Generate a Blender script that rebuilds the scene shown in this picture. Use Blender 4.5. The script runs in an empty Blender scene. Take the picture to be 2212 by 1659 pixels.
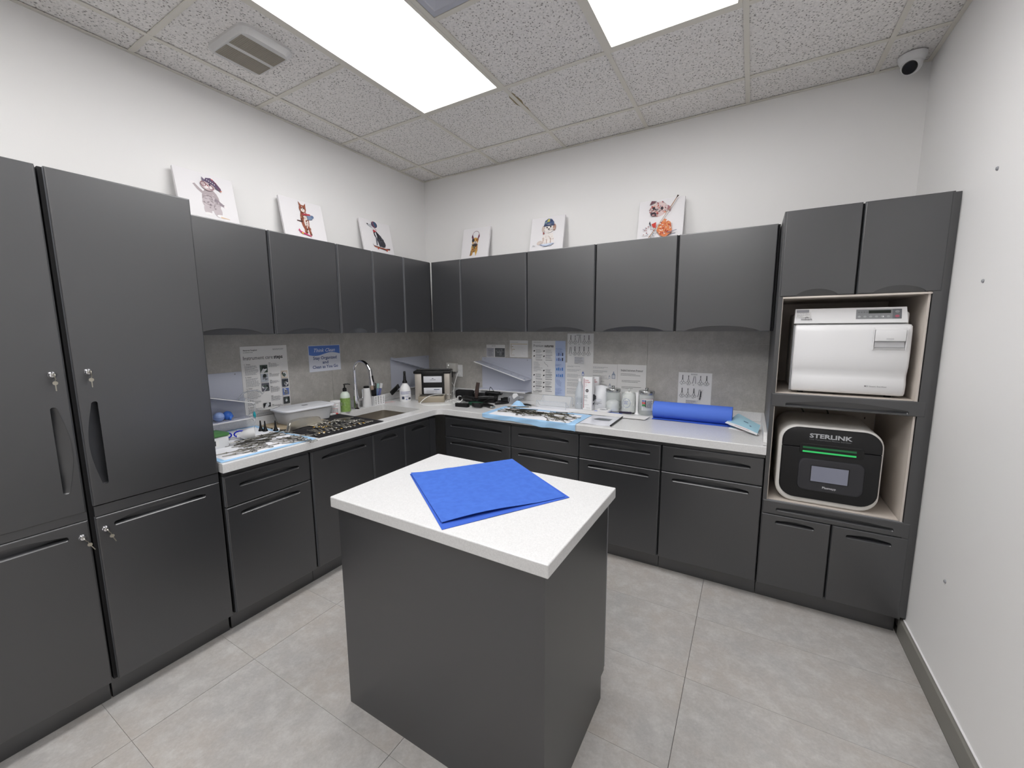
import bpy, bmesh, math, random
from math import pi, sin, cos, radians, sqrt, atan2
from mathutils import Vector, Matrix
from mathutils.geometry import tessellate_polygon

S = bpy.context.scene
COL = S.collection

# ------------------------------------------------------------------ camera, world, exposure
CAMP = Vector((2.7754, -3.1377, 1.504))
YAW, PIT, ROL = 0.5260, 0.1337, -0.0061
fwd0 = Vector((-sin(YAW), cos(YAW), 0)); rgt0 = Vector((cos(YAW), sin(YAW), 0)); up0 = Vector((0, 0, 1))
f2 = fwd0*cos(PIT) - up0*sin(PIT); u2 = up0*cos(PIT) + fwd0*sin(PIT)
r3 = rgt0*cos(ROL) + u2*sin(ROL); u3 = u2*cos(ROL) - rgt0*sin(ROL)
cam = bpy.data.cameras.new('camera'); cob = bpy.data.objects.new('camera', cam); COL.objects.link(cob)
mw = Matrix((( r3.x, u3.x, -f2.x, CAMP.x), (r3.y, u3.y, -f2.y, CAMP.y), (r3.z, u3.z, -f2.z, CAMP.z), (0, 0, 0, 1)))
cob.matrix_world = mw
cam.sensor_fit = 'HORIZONTAL'; cam.sensor_width = 36.0; cam.lens = 36.0*884.86/2212; cam.clip_start = 0.02; cam.clip_end = 50
S.camera = cob

W = bpy.data.worlds.new('world'); S.world = W; W.use_nodes = True
W.node_tree.nodes['Background'].inputs[0].default_value = (0.8, 0.85, 0.9, 1)
W.node_tree.nodes['Background'].inputs[1].default_value = 0.05
S.view_settings.view_transform = 'Standard'; S.view_settings.look = 'None'
S.view_settings.exposure = 0.0; S.view_settings.gamma = 1.0; S.view_settings.use_curve_mapping = False
LAMP = 10.2          # emission of the ceiling light panels

# ------------------------------------------------------------------ materials
def lin(c):
    c = c/255.0
    return c/12.92 if c <= 0.04045 else ((c+0.055)/1.055)**2.4
def C3(r, g, b): return (lin(r), lin(g), lin(b), 1.0)
MATS = {}
def mat(name, rgb, rough=0.5, metal=0.0, emit=None, es=0.0, trans=0.0, ior=1.45, alpha=1.0, spec=None, noise=None, bump=None, sss=0):
    """noise=(scale, rgb2, detail) mottles the colour; bump=(scale, strength)"""
    if name in MATS: return MATS[name]
    m = bpy.data.materials.new(name); m.use_nodes = True; nt = m.node_tree; b = nt.nodes['Principled BSDF']
    b.inputs['Base Color'].default_value = C3(*rgb); b.inputs['Roughness'].default_value = rough
    b.inputs['Metallic'].default_value = metal; b.inputs['IOR'].default_value = ior
    b.inputs['Transmission Weight'].default_value = trans; b.inputs['Alpha'].default_value = alpha
    if spec is not None: b.inputs['Specular IOR Level'].default_value = spec
    if emit: b.inputs['Emission Color'].default_value = C3(*emit); b.inputs['Emission Strength'].default_value = es
    tc = nt.nodes.new('ShaderNodeTexCoord')
    if noise:
        n = nt.nodes.new('ShaderNodeTexNoise'); n.inputs['Scale'].default_value = noise[0]; n.inputs['Detail'].default_value = noise[2]
        r = nt.nodes.new('ShaderNodeMixRGB'); r.inputs[1].default_value = C3(*rgb); r.inputs[2].default_value = C3(*noise[1])
        cr = nt.nodes.new('ShaderNodeMapRange'); cr.inputs[1].default_value = 0.35; cr.inputs[2].default_value = 0.65
        nt.links.new(tc.outputs['Object'], n.inputs['Vector']); nt.links.new(n.outputs['Fac'], cr.inputs[0])
        nt.links.new(cr.outputs[0], r.inputs[0]); nt.links.new(r.outputs[0], b.inputs['Base Color'])
    if bump:
        n = nt.nodes.new('ShaderNodeTexNoise'); n.inputs['Scale'].default_value = bump[0]; n.inputs['Detail'].default_value = 3
        bp = nt.nodes.new('ShaderNodeBump'); bp.inputs['Strength'].default_value = bump[1]; bp.inputs['Distance'].default_value = 0.002
        nt.links.new(tc.outputs['Object'], n.inputs['Vector']); nt.links.new(n.outputs['Fac'], bp.inputs['Height'])
        nt.links.new(bp.outputs[0], b.inputs['Normal'])
    MATS[name] = m
    return m

def stone_mat(name, c1, c2, c3, rough, s1, s2, loc_random=True, bumpk=0.15):
    m = bpy.data.materials.new(name); m.use_nodes = True; nt = m.node_tree; b = nt.nodes['Principled BSDF']
    geo = nt.nodes.new('ShaderNodeNewGeometry'); oi = nt.nodes.new('ShaderNodeObjectInfo')
    add = nt.nodes.new('ShaderNodeVectorMath'); add.operation = 'MULTIPLY_ADD'
    comb = nt.nodes.new('ShaderNodeCombineXYZ')
    for i in range(3): nt.links.new(oi.outputs['Random'], comb.inputs[i])
    nt.links.new(comb.outputs[0], add.inputs[0]); add.inputs[1].default_value = (17, 31, 11) if loc_random else (0, 0, 0)
    nt.links.new(geo.outputs['Position'], add.inputs[2])
    def noise(sc, det, rgh=0.6):
        n = nt.nodes.new('ShaderNodeTexNoise'); n.inputs['Scale'].default_value = sc; n.inputs['Detail'].default_value = det
        n.inputs['Roughness'].default_value = rgh; nt.links.new(add.outputs[0], n.inputs['Vector']); return n
    n1 = noise(s1, 6, 0.65); n2 = noise(s2, 8, 0.7); n3 = noise(s2*6, 4, 0.7)
    m1 = nt.nodes.new('ShaderNodeMapRange'); m1.inputs[1].default_value = 0.38; m1.inputs[2].default_value = 0.62; nt.links.new(n1.outputs['Fac'], m1.inputs[0])
    x1 = nt.nodes.new('ShaderNodeMixRGB'); x1.inputs[1].default_value = C3(*c1); x1.inputs[2].default_value = C3(*c2); nt.links.new(m1.outputs[0], x1.inputs[0])
    m2 = nt.nodes.new('ShaderNodeMapRange'); m2.inputs[1].default_value = 0.45; m2.inputs[2].default_value = 0.72; nt.links.new(n2.outputs['Fac'], m2.inputs[0])
    x2 = nt.nodes.new('ShaderNodeMixRGB'); x2.inputs[2].default_value = C3(*c3); nt.links.new(x1.outputs[0], x2.inputs[1]); nt.links.new(m2.outputs[0], x2.inputs[0])
    x3 = nt.nodes.new('ShaderNodeMixRGB'); x3.blend_type = 'MULTIPLY'; x3.inputs[0].default_value = 0.5
    m3 = nt.nodes.new('ShaderNodeMapRange'); m3.inputs[1].default_value = 0.3; m3.inputs[2].default_value = 0.7; m3.inputs[3].default_value = 0.82; m3.inputs[4].default_value = 1.1
    nt.links.new(n3.outputs['Fac'], m3.inputs[0]); nt.links.new(x2.outputs[0], x3.inputs[1]); nt.links.new(m3.outputs[0], x3.inputs[2])
    nt.links.new(x3.outputs[0], b.inputs['Base Color']); b.inputs['Roughness'].default_value = rough
    bp = nt.nodes.new('ShaderNodeBump'); bp.inputs['Strength'].default_value = bumpk; bp.inputs['Distance'].default_value = 0.002
    nt.links.new(n2.outputs['Fac'], bp.inputs['Height']); nt.links.new(bp.outputs[0], b.inputs['Normal'])
    MATS[name] = m; return m

def ceiling_mat():
    m = bpy.data.materials.new('acoustic_tile'); m.use_nodes = True; nt = m.node_tree; b = nt.nodes['Principled BSDF']
    geo = nt.nodes.new('ShaderNodeNewGeometry')
    n0 = nt.nodes.new('ShaderNodeTexNoise'); n0.inputs['Scale'].default_value = 30; nt.links.new(geo.outputs['Position'], n0.inputs['Vector'])
    mx = nt.nodes.new('ShaderNodeMixRGB'); mx.blend_type = 'ADD'; mx.inputs[0].default_value = 0.018
    nt.links.new(geo.outputs['Position'], mx.inputs[1]); nt.links.new(n0.outputs['Color'], mx.inputs[2])
    v = nt.nodes.new('ShaderNodeTexVoronoi'); v.inputs['Scale'].default_value = 80; nt.links.new(mx.outputs[0], v.inputs['Vector'])
    vr = nt.nodes.new('ShaderNodeMapRange'); vr.inputs[1].default_value = 0.20; vr.inputs[2].default_value = 0.36; nt.links.new(v.outputs['Distance'], vr.inputs[0])
    n2 = nt.nodes.new('ShaderNodeTexNoise'); n2.inputs['Scale'].default_value = 70; n2.inputs['Detail'].default_value = 5; nt.links.new(geo.outputs['Position'], n2.inputs['Vector'])
    r2 = nt.nodes.new('ShaderNodeMapRange'); r2.inputs[1].default_value = 0.49; r2.inputs[2].default_value = 0.60; nt.links.new(n2.outputs['Fac'], r2.inputs[0])
    mm = nt.nodes.new('ShaderNodeMath'); mm.operation = 'MAXIMUM'; nt.links.new(vr.outputs[0], mm.inputs[0]); nt.links.new(r2.outputs[0], mm.inputs[1])
    n3 = nt.nodes.new('ShaderNodeTexNoise'); n3.inputs['Scale'].default_value = 110; n3.inputs['Detail'].default_value = 4; nt.links.new(geo.outputs['Position'], n3.inputs['Vector'])
    r3_ = nt.nodes.new('ShaderNodeMapRange'); r3_.inputs[1].default_value = 0.3; r3_.inputs[2].default_value = 0.7; r3_.inputs[3].default_value = 0.86; r3_.inputs[4].default_value = 1.06; nt.links.new(n3.outputs['Fac'], r3_.inputs[0])
    col = nt.nodes.new('ShaderNodeMixRGB'); col.inputs[1].default_value = C3(150, 146, 142); col.inputs[2].default_value = C3(246, 243, 240)
    nt.links.new(mm.outputs[0], col.inputs[0])
    c2 = nt.nodes.new('ShaderNodeMixRGB'); c2.blend_type = 'MULTIPLY'; c2.inputs[0].default_value = 1; nt.links.new(col.outputs[0], c2.inputs[1]); nt.links.new(r3_.outputs[0], c2.inputs[2])
    nt.links.new(c2.outputs[0], b.inputs['Base Color']); b.inputs['Roughness'].default_value = 0.9
    bp = nt.nodes.new('ShaderNodeBump'); bp.inputs['Strength'].default_value = 0.5; bp.inputs['Distance'].default_value = 0.002
    nt.links.new(mm.outputs[0], bp.inputs['Height']); nt.links.new(bp.outputs[0], b.inputs['Normal'])
    MATS['acoustic_tile'] = m; return m

def quartz_mat():
    m = bpy.data.materials.new('white_quartz'); m.use_nodes = True; nt = m.node_tree; b = nt.nodes['Principled BSDF']
    geo = nt.nodes.new('ShaderNodeNewGeometry')
    v = nt.nodes.new('ShaderNodeTexVoronoi'); v.inputs['Scale'].default_value = 260; nt.links.new(geo.outputs['Position'], v.inputs['Vector'])
    cr = nt.nodes.new('ShaderNodeMapRange'); cr.inputs[1].default_value = 0; cr.inputs[2].default_value = 1; cr.inputs[3].default_value = 0.9; cr.inputs[4].default_value = 1.03
    nt.links.new(v.outputs['Color'], cr.inputs[0])
    mx = nt.nodes.new('ShaderNodeMixRGB'); mx.blend_type = 'MULTIPLY'; mx.inputs[0].default_value = 1; mx.inputs[1].default_value = C3(221, 221, 221)
    nt.links.new(cr.outputs[0], mx.inputs[2]); nt.links.new(mx.outputs[0], b.inputs['Base Color']); b.inputs['Roughness'].default_value = 0.22
    MATS['white_quartz'] = m; return m

PAINT = mat('charcoal_paint', (39, 40, 43), 0.36, ior=2.02, bump=(900, 0.03))
EDGEB = mat('door_edge_band', (128, 130, 134), 0.4)
PAINTD = mat('charcoal_recess', (52, 53, 56), 0.5)
BLACKGAP = mat('black_carcass', (22, 22, 24), 0.7)
MELA = mat('white_melamine', (214, 205, 196), 0.45)
QUARTZ = quartz_mat()
WALLM = mat('wall_paint', (240, 239, 238), 0.6, bump=(220, 0.05))
TILEC = ceiling_mat()
GRID = mat('grid_white', (228, 224, 214), 0.5)
FLOORM = stone_mat('floor_stone', (177, 175, 173), (182, 176, 170), (198, 196, 193), 0.5, 2.6, 14, bumpk=0.05)
BSPL = stone_mat('concrete_laminate', (176, 173, 168), (184, 181, 176), (197, 194, 189), 0.42, 2.2, 16, bumpk=0.03)
BASEB = mat('baseboard_grey', (128, 126, 120), 0.5)
WHITE = mat('white_plastic', (232, 232, 233), 0.35)
WHITEM = mat('white_matte', (236, 236, 237), 0.7)
BLACK = mat('black_plastic', (18, 18, 19), 0.35)
BLACKM = mat('black_rubber', (14, 14, 15), 0.7)
STEEL = mat('brushed_steel', (205, 202, 194), 0.28, 0.95)
CHROME = mat('chrome', (225, 225, 228), 0.06, 1.0)
INSTR = mat('instrument_steel', (118, 116, 110), 0.3, 0.9)
GOLD = mat('gold_plating', (215, 175, 85), 0.3, 1.0)
GREYP = mat('grey_plastic', (150, 151, 155), 0.4)
ACRYL = mat('white_acrylic', (208, 212, 226), 0.25, trans=0.15)
CLEAR = mat('clear_plastic', (240, 243, 247), 0.05, trans=0.0, alpha=0.22, spec=0.8)
CLEARL = mat('clear_film', (238, 242, 246), 0.12, alpha=0.35, spec=0.8)
MILKY = mat('milky_plastic', (226, 228, 232), 0.3, alpha=0.72)
EDGE = mat('acrylic_edge', (190, 200, 214), 0.2, alpha=0.8)
BLUE = mat('blue_wrap', (62, 106, 198), 0.75, noise=(40, (56, 98, 190), 3), bump=(300, 0.15))
BLUER = mat('blue_roll', (82, 120, 220), 0.7, bump=(300, 0.15))
BLUED = mat('blue_wrap_edge', (52, 92, 190), 0.8)
PADB = mat('pad_blue', (168, 210, 246), 0.5)
PADW = mat('pad_white', (240, 241, 246), 0.85)
GLASS = mat('jar_glass', (228, 234, 232), 0.03, alpha=0.26, spec=1.0)
LIGHTM = mat('light_diffuser', (250, 250, 250), 0.5, emit=(253, 252, 252), es=LAMP)

# ------------------------------------------------------------------ mesh builder
def rz(a): return Matrix.Rotation(a, 4, 'Z')
def T(x, y, z): return Matrix.Translation((x, y, z))
class MB:
    def __init__(s): s.v = []; s.f = []; s.m = []; s.k = 0
    def add(s, vs, fs, M=None, mi=None):
        n = len(s.v)
        for p in vs:
            p = Vector(p)
            s.v.append(M @ p if M else p)
        for f in fs: s.f.append(tuple(i+n for i in f)); s.m.append(s.k if mi is None else mi)
        return s
    def box(s, x0, x1, y0, y1, z0, z1, M=None):
        vs = [(x, y, z) for x in (x0, x1) for y in (y0, y1) for z in (z0, z1)]
        return s.add(vs, [(0, 1, 3, 2), (4, 6, 7, 5), (0, 4, 5, 1), (2, 3, 7, 6), (0, 2, 6, 4), (1, 5, 7, 3)], M)
    def rbox(s, x0, x1, y0, y1, z0, z1, b=0.004, seg=2, M=None):
        bm = bmesh.new(); bmesh.ops.create_cube(bm, size=1)
        for v in bm.verts: v.co = Vector(((x0+x1)/2+v.co.x*(x1-x0), (y0+y1)/2+v.co.y*(y1-y0), (z0+z1)/2+v.co.z*(z1-z0)))
        bmesh.ops.bevel(bm, geom=bm.edges[:], offset=b, segments=seg, affect='EDGES', profile=0.5, clamp_overlap=True)
        s.add([v.co.copy() for v in bm.verts], [[v.index for v in f.verts] for f in bm.faces] if not bm.verts.index_update() else [], M); bm.free(); return s
    def prism(s, poly, a, b, ax='z', M=None, holes=()):
        """extrude 2D poly (with holes) along ax from a to b. ax z: (x,y); y: (x,z); x: (y,z)"""
        def P(p, t):
            return (p[0], p[1], t) if ax == 'z' else ((p[0], t, p[1]) if ax == 'y' else (t, p[0], p[1]))
        loops = [list(poly)] + [list(h) for h in holes]
        flat = [p for l in loops for p in l]; n = len(flat)
        tris = tessellate_polygon([[Vector((p[0], p[1], 0)) for p in l] for l in loops]) if (holes or len(poly) > 4) else None
        vs = [P(p, a) for p in flat] + [P(p, b) for p in flat]; fs = []
        if tris is None: fs += [tuple(range(n))[::-1], tuple(i+n for i in range(n))]
        else:
            for t in tris: fs.append(tuple(t)); fs.append(tuple(i+n for i in t[::-1]))
        o = 0
        for l in loops:
            for i in range(len(l)):
                j = (i+1) % len(l); fs.append((o+i, o+j, o+j+n, o+i+n))
            o += len(l)
        return s.add(vs, fs, M)
    def lathe(s, prof, c=(0, 0, 0), seg=20, M=None, sx=1, sy=1, cap=True):
        vs = []; fs = []
        for r, z in prof:
            for i in range(seg):
                a = 2*pi*i/seg; vs.append((c[0]+r*cos(a)*sx, c[1]+r*sin(a)*sy, c[2]+z))
        for k in range(len(prof)-1):
            for i in range(seg):
                j = (i+1) % seg; fs.append((k*seg+i, k*seg+j, (k+1)*seg+j, (k+1)*seg+i))
        if cap:
            if prof[0][0] > 1e-5: fs.append(tuple(range(seg))[::-1])
            if prof[-1][0] > 1e-5: fs.append(tuple((len(prof)-1)*seg+i for i in range(seg)))
        return s.add(vs, fs, M)
    def tube(s, pts, r, seg=8, M=None, smooth=0, closed=False):
        P = [Vector(p) for p in pts]
        if smooth: P = catmull(P, smooth, closed)
        rs = r if isinstance(r, (list, tuple)) else None
        n = len(P); vs = []; fs = []; prev = None
        for i in range(n):
            if closed: t = (P[(i+1) % n]-P[i-1])
            else: t = P[min(i+1, n-1)]-P[max(i-1, 0)]
            t = t.normalized() if t.length > 1e-9 else Vector((0, 0, 1))
            if prev is None:
                a = Vector((0, 0, 1)) if abs(t.z) < 0.9 else Vector((1, 0, 0))
                u = t.cross(a).normalized()
            else: u = (prev - t*prev.dot(t)); u = u.normalized() if u.length > 1e-6 else t.orthogonal().normalized()
            prev = u; w = t.cross(u)
            rr = (rs[0]+(rs[-1]-rs[0])*i/(n-1)) if rs else r
            for k in range(seg):
                a = 2*pi*k/seg; vs.append(P[i]+u*(rr*cos(a))+w*(rr*sin(a)))
        m = n if closed else n-1
        for i in range(m):
            for k in range(seg):
                l = (k+1) % seg; i2 = (i+1) % n; fs.append((i*seg+k, i*seg+l, i2*seg+l, i2*seg+k))
        if not closed: fs.append(tuple(range(seg))[::-1]); fs.append(tuple((n-1)*seg+k for k in range(seg)))
        return s.add(vs, fs, M)
    def ball(s, c, r, seg=14, M=None, sx=1, sy=1, sz=1):
        prof = [(max(r*sin(pi*i/seg*2), 0.00001), -r*cos(pi*i/(seg/2))*sz) for i in range(seg//2+1)]
        return s.lathe(prof, c, seg, M, sx, sy, cap=False)
    def grid(s, nx, ny, fn, M=None, th=0):
        vs = [fn(i/nx, j/ny) for j in range(ny+1) for i in range(nx+1)]
        fs = [(j*(nx+1)+i, j*(nx+1)+i+1, (j+1)*(nx+1)+i+1, (j+1)*(nx+1)+i) for j in range(ny) for i in range(nx)]
        if th:
            n = len(vs); vs += [(p[0], p[1], p[2]-th) for p in vs]; fs += [tuple(i+n for i in f[::-1]) for f in fs]
            rim = [i for i in range(nx+1)] + [j*(nx+1)+nx for j in range(1, ny+1)] + [ny*(nx+1)+i for i in range(nx-1, -1, -1)] + [j*(nx+1) for j in range(ny-1, 0, -1)]
            for a, b in zip(rim, rim[1:]+rim[:1]): fs.append((b, a, a+n, b+n))
        return s.add(vs, fs, M)
    def build(s, name, mats, parent=None, smooth=None, fix=True):
        me = bpy.data.meshes.new(name); me.from_pydata([tuple(v) for v in s.v], [], s.f)
        if not isinstance(mats, (list, tuple)): mats = [mats]
        for m in mats: me.materials.append(m)
        if len(mats) > 1: me.polygons.foreach_set('material_index', s.m)
        if fix:
            bm = bmesh.new(); bm.from_mesh(me); bmesh.ops.recalc_face_normals(bm, faces=bm.faces[:]); bm.to_mesh(me); bm.free()
        if smooth:
            me.shade_smooth(); me.set_sharp_from_angle(angle=radians(smooth))
        me.update()
        o = bpy.data.objects.new(name, me); COL.objects.link(o)
        if parent: o.parent = parent
        return o
def catmull(P, k, closed=False):
    out = []; n = len(P)
    rng = range(n if closed else n-1)
    for i in rng:
        p0 = P[i-1] if (closed or i > 0) else P[0]; p1 = P[i]; p2 = P[(i+1) % n]; p3 = P[(i+2) % n] if (closed or i+2 < n) else P[-1]
        for j in range(k):
            t = j/k
            out.append(0.5*((2*p1)+(-p0+p2)*t+(2*p0-5*p1+4*p2-p3)*t*t+(-p0+3*p1-3*p2+p3)*t**3))
    if not closed: out.append(P[-1])
    return out
def thing(name, label, cat, loc=(0, 0, 0), a=0.0, group=None):
    o = bpy.data.objects.new(name, None); COL.objects.link(o); o.location = loc; o.rotation_euler = (0, 0, a); o.empty_display_size = 0.05
    o['label'] = label; o['category'] = cat
    if group: o['group'] = group
    return o
def tag(o, label, cat, group=None, loc=None, a=None):
    o['label'] = label; o['category'] = cat
    if group: o['group'] = group
    if loc: o.location = loc
    if a is not None: o.rotation_euler = (0, 0, a)
    return o
def struct(o): o['kind'] = 'structure'; return o
def copy_tree(o, parent=None):
    c = o.copy(); COL.objects.link(c); c.parent = parent
    for ch in o.children: copy_tree(ch, c)
    return c

# flat print: coloured shapes and lettering on a real sheet (local x right, z up, facing -y)
FONTC = {}
def glyphs(txt, bold, italic):
    key = (txt, bold, italic)
    if key in FONTC: return FONTC[key]
    cu = bpy.data.curves.new('t', 'FONT'); cu.body = txt; cu.size = 1; cu.resolution_u = 2; cu.offset = 0.02*bold; cu.shear = 0.35 if italic else 0
    ob = bpy.data.objects.new('t', cu); me = bpy.data.meshes.new_from_object(ob)
    vs = [(v.co.x, v.co.y) for v in me.vertices]; fs = [tuple(p.vertices) for p in me.polygons]
    bpy.data.objects.remove(ob); bpy.data.meshes.remove(me); bpy.data.curves.remove(cu)
    FONTC[key] = (vs, fs); return FONTC[key]
INK = {}
def ink(rgb, rough=0.6):
    if rgb not in INK: INK[rgb] = mat('ink_%02x%02x%02x' % rgb, rgb, rough)
    return INK[rgb]
class Print:
    def __init__(s, y=0.0, step=0.00015, fn=None): s.b = MB(); s.y = y; s.step = step; s.mats = []; s.n = 0; s.fn = fn
    def _mi(s, rgb):
        m = rgb if not isinstance(rgb, tuple) else ink(rgb)
        if m not in s.mats: s.mats.append(m)
        return s.mats.index(m)
    def _add(s, pts, faces, rgb):
        s.n += 1; y = s.y - s.step*s.n
        vs = [(p[0], y, p[1]) for p in pts]
        if s.fn: vs = [s.fn(*v) for v in vs]
        s.b.add(vs, faces, None, s._mi(rgb)); return s
    def poly(s, pts, rgb):
        tr = tessellate_polygon([[Vector((p[0], p[1], 0)) for p in pts]])
        return s._add(pts, [tuple(t) for t in tr], rgb)
    def rect(s, x0, x1, z0, z1, rgb): return s._add([(x0, z0), (x1, z0), (x1, z1), (x0, z1)], [(0, 1, 2, 3)], rgb)
    def ell(s, cx, cz, rx, rz_, rgb, rot=0, n=18):
        ca, sa = cos(radians(rot)), sin(radians(rot)); pts = []
        for i in range(n):
            a = 2*pi*i/n; x = rx*cos(a); z = rz_*sin(a); pts.append((cx+x*ca-z*sa, cz+x*sa+z*ca))
        return s._add(pts, [tuple(range(n))], rgb)
    def ring(s, cx, cz, rx, rz_, w, rgb, a0=0, a1=360, n=24):
        pts = []
        for i in range(n+1):
            a = radians(a0+(a1-a0)*i/n); pts += [(cx+rx*cos(a), cz+rz_*sin(a)), (cx+(rx-w)*cos(a), cz+(rz_-w)*sin(a))]
        return s._add(pts, [(2*i, 2*i+2, 2*i+3, 2*i+1) for i in range(n)], rgb)
    def line(s, pts, w, rgb):
        for a, b in zip(pts, pts[1:]):
            d = Vector((b[0]-a[0], b[1]-a[1])); L = d.length or 1; nx, nz = -d.y/L*w/2, d.x/L*w/2
            s._add([(a[0]+nx, a[1]+nz), (a[0]-nx, a[1]-nz), (b[0]-nx, b[1]-nz), (b[0]+nx, b[1]+nz)], [(0, 1, 2, 3)], rgb)
        return s
    def text(s, txt, x, z, size, rgb, align='l', bold=0, italic=False, width=None, rot=0):
        vs, fs = glyphs(txt, bold, italic)
        if not vs: return s
        x0 = min(v[0] for v in vs); x1 = max(v[0] for v in vs); k = size; kx = k if width is None else width/(x1-x0)
        w = (x1-x0)*kx; ox = x - (0 if align == 'l' else (w/2 if align == 'c' else w))
        ca, sa = cos(radians(rot)), sin(radians(rot)); pts = []
        for v in vs:
            a, b = (v[0]-x0)*kx+ox-x, v[1]*k; pts.append((x+a*ca-b*sa, z+a*sa+b*ca))
        return s._add(pts, fs, rgb)
    def lines(s, x0, x1, z, n, dz, rgb, h=0.0016, rnd=None, seed=1):
        R = random.Random(seed)
        s.n += 1; y = s.y-s.step*s.n; vs = []; fs = []
        for i in range(n):
            e = x1-(x1-x0)*R.uniform(0, 0.3 if i < n-1 else 0.6); p = x0
            while p < e:
                q = min(p+R.uniform(0.004, 0.014), e); k = len(vs)
                vs += [(p, y, z-i*dz), (q, y, z-i*dz), (q, y, z-i*dz+h), (p, y, z-i*dz+h)]; fs.append((k, k+1, k+2, k+3)); p = q+0.002
        if s.fn: vs = [s.fn(*v) for v in vs]
        s.b.add(vs, fs, None, s._mi(rgb)); return s
    def build(s, name, parent):
        return s.b.build(name, s.mats, parent, fix=False)

# ================================================================== ROOM
XW = 3.5056; YF = -5.5; HC = 2.882
GX = [0, 0.231]; 
while GX[-1]+0.6096 < XW: GX.append(GX[-1]+0.6096)
GX.append(XW)
GY = [0, -0.318]
while GY[-1]-0.6096 > YF: GY.append(GY[-1]-0.6096)
GY.append(YF)
struct(MB().box(-0.1, 0, YF, 0, 0, HC+0.1).build('wall_left', WALLM))
WB = struct(MB().box(-0.1, XW+0.1, 0, 0.1, 0, HC+0.1).build('wall_back', WALLM))
WR = struct(MB().box(XW, XW+0.1, YF, 0, 0, HC+0.1).build('wall_right', WALLM))
struct(MB().box(-0.1, XW+0.1, YF-0.1, YF, 0, HC+0.1).build('wall_front', WALLM))
WL = bpy.data.objects['wall_left']
for y, z in ((-0.91, 2.065), (-0.924, 1.669), (-0.968, 0.497)):
    o = MB().lathe([(0.0001, -0.004), (0.005, -0.004), (0.007, -0.001), (0.007, 0.002)], (0, 0, 0), 12).build('wall_anchor', GREYP, WR)
    o.location = (XW-0.001, y, z); o.rotation_euler = (0, pi/2, 0)

FL = struct(MB().box(-0.1, XW+0.1, YF-0.1, 0.1, -0.1, -0.0035).build('floor', mat('grout', (78, 75, 72), 0.9)))
xs = [0.015+0.868*k for k in range(-1, 5)]+[XW]; ys = [0, -0.515]+[-0.515-0.437*k for k in range(1, 12) if -0.515-0.437*k > YF]+[YF]
for i in range(len(xs)-1):
    for j in range(len(ys)-1):
        x0, x1, y1, y0 = max(xs[i], 0), min(xs[i+1], XW), ys[j], max(ys[j+1], YF)
        if x1-x0 < 0.02 or y1-y0 < 0.02: continue
        MB().box(x0+0.0010, x1-0.0010, y0+0.0005, y1-0.0005, -0.0035, 0).build('floor_tile', FLOORM, FL)

CE = struct(MB().box(-0.1, XW+0.1, YF-0.1, 0.1, HC+0.025, HC+0.1).build('ceiling', mat('plenum', (70, 68, 66), 0.9)))
LIGHTS = [(2, 2), (4, 2), (2, 5), (4, 5)]
skip = set()
for a, b in LIGHTS: skip |= {(a, b), (a, b+1)}
skip.add((3, 3))
for i in range(len(GX)-1):
    for j in range(len(GY)-1):
        if (i, j) in skip: continue
        MB().box(GX[i]+0.004, GX[i+1]-0.004, GY[j+1]+0.004, GY[j]-0.004, HC+0.006, HC+0.02).build('ceiling_tile', TILEC, CE)
for x in GX[1:-1]: MB().box(x-0.012, x+0.012, YF, 0, HC, HC+0.004).box(x-0.002, x+0.002, YF, 0, HC+0.004, HC+0.024).build('grid_bar', GRID, CE)
for y in GY[1:-1]:
    m = MB()
    j_ = GY.index(y)
    for i in range(len(GX)-1):
        if any(a == i and b+1 == j_ for a, b in LIGHTS): continue
        m.box(GX[i]+(0.0121 if i else 0), GX[i+1]-(0.0121 if i < len(GX)-2 else 0), y-0.012, y+0.012, HC+0.0003, HC+0.0042)
    m.build('grid_bar', GRID, CE)
for nm, bx in (('trim_1', (0, 0.02, YF, 0)), ('trim_2', (0.02, XW-0.02, -0.02, 0)), ('trim_3', (XW-0.02, XW, YF, 0))):
    struct(MB().box(bx[0], bx[1], bx[2], bx[3], HC-0.001, HC+0.003).build(nm, GRID))
# chipped tile edge beside the third grid bar
mk = MB(); R = random.Random(4)
zc = HC-0.0006
pts = [(1.470, -0.86)]
pa = [(1.4630+R.uniform(0, 0.012)*(1 if 0 < k < 11 else 0), -0.62-0.022*k) for k in range(12)]
mk.prism([(p[0], p[1]) for p in pa]+[(1.4615, pa[-1][1]), (1.4615, pa[0][1])], HC+0.0035, HC+0.0058, 'z')
mk.build('chipped_edge', mat('tile_chip', (150, 136, 108), 0.9), CE)
mk = MB(); pa = [(1.4390-R.uniform(0.001, 0.016)*(1 if 0 < k < 6 else 0), -0.62-0.04*k) for k in range(7)]
mk.prism(pa+[(1.4398, pa[-1][1]), (1.4398, pa[0][1])], HC+0.0035, HC+0.0058, 'z').build('chipped_edge', mat('tile_chip', (150, 136, 108), 0.9), CE)

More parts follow.
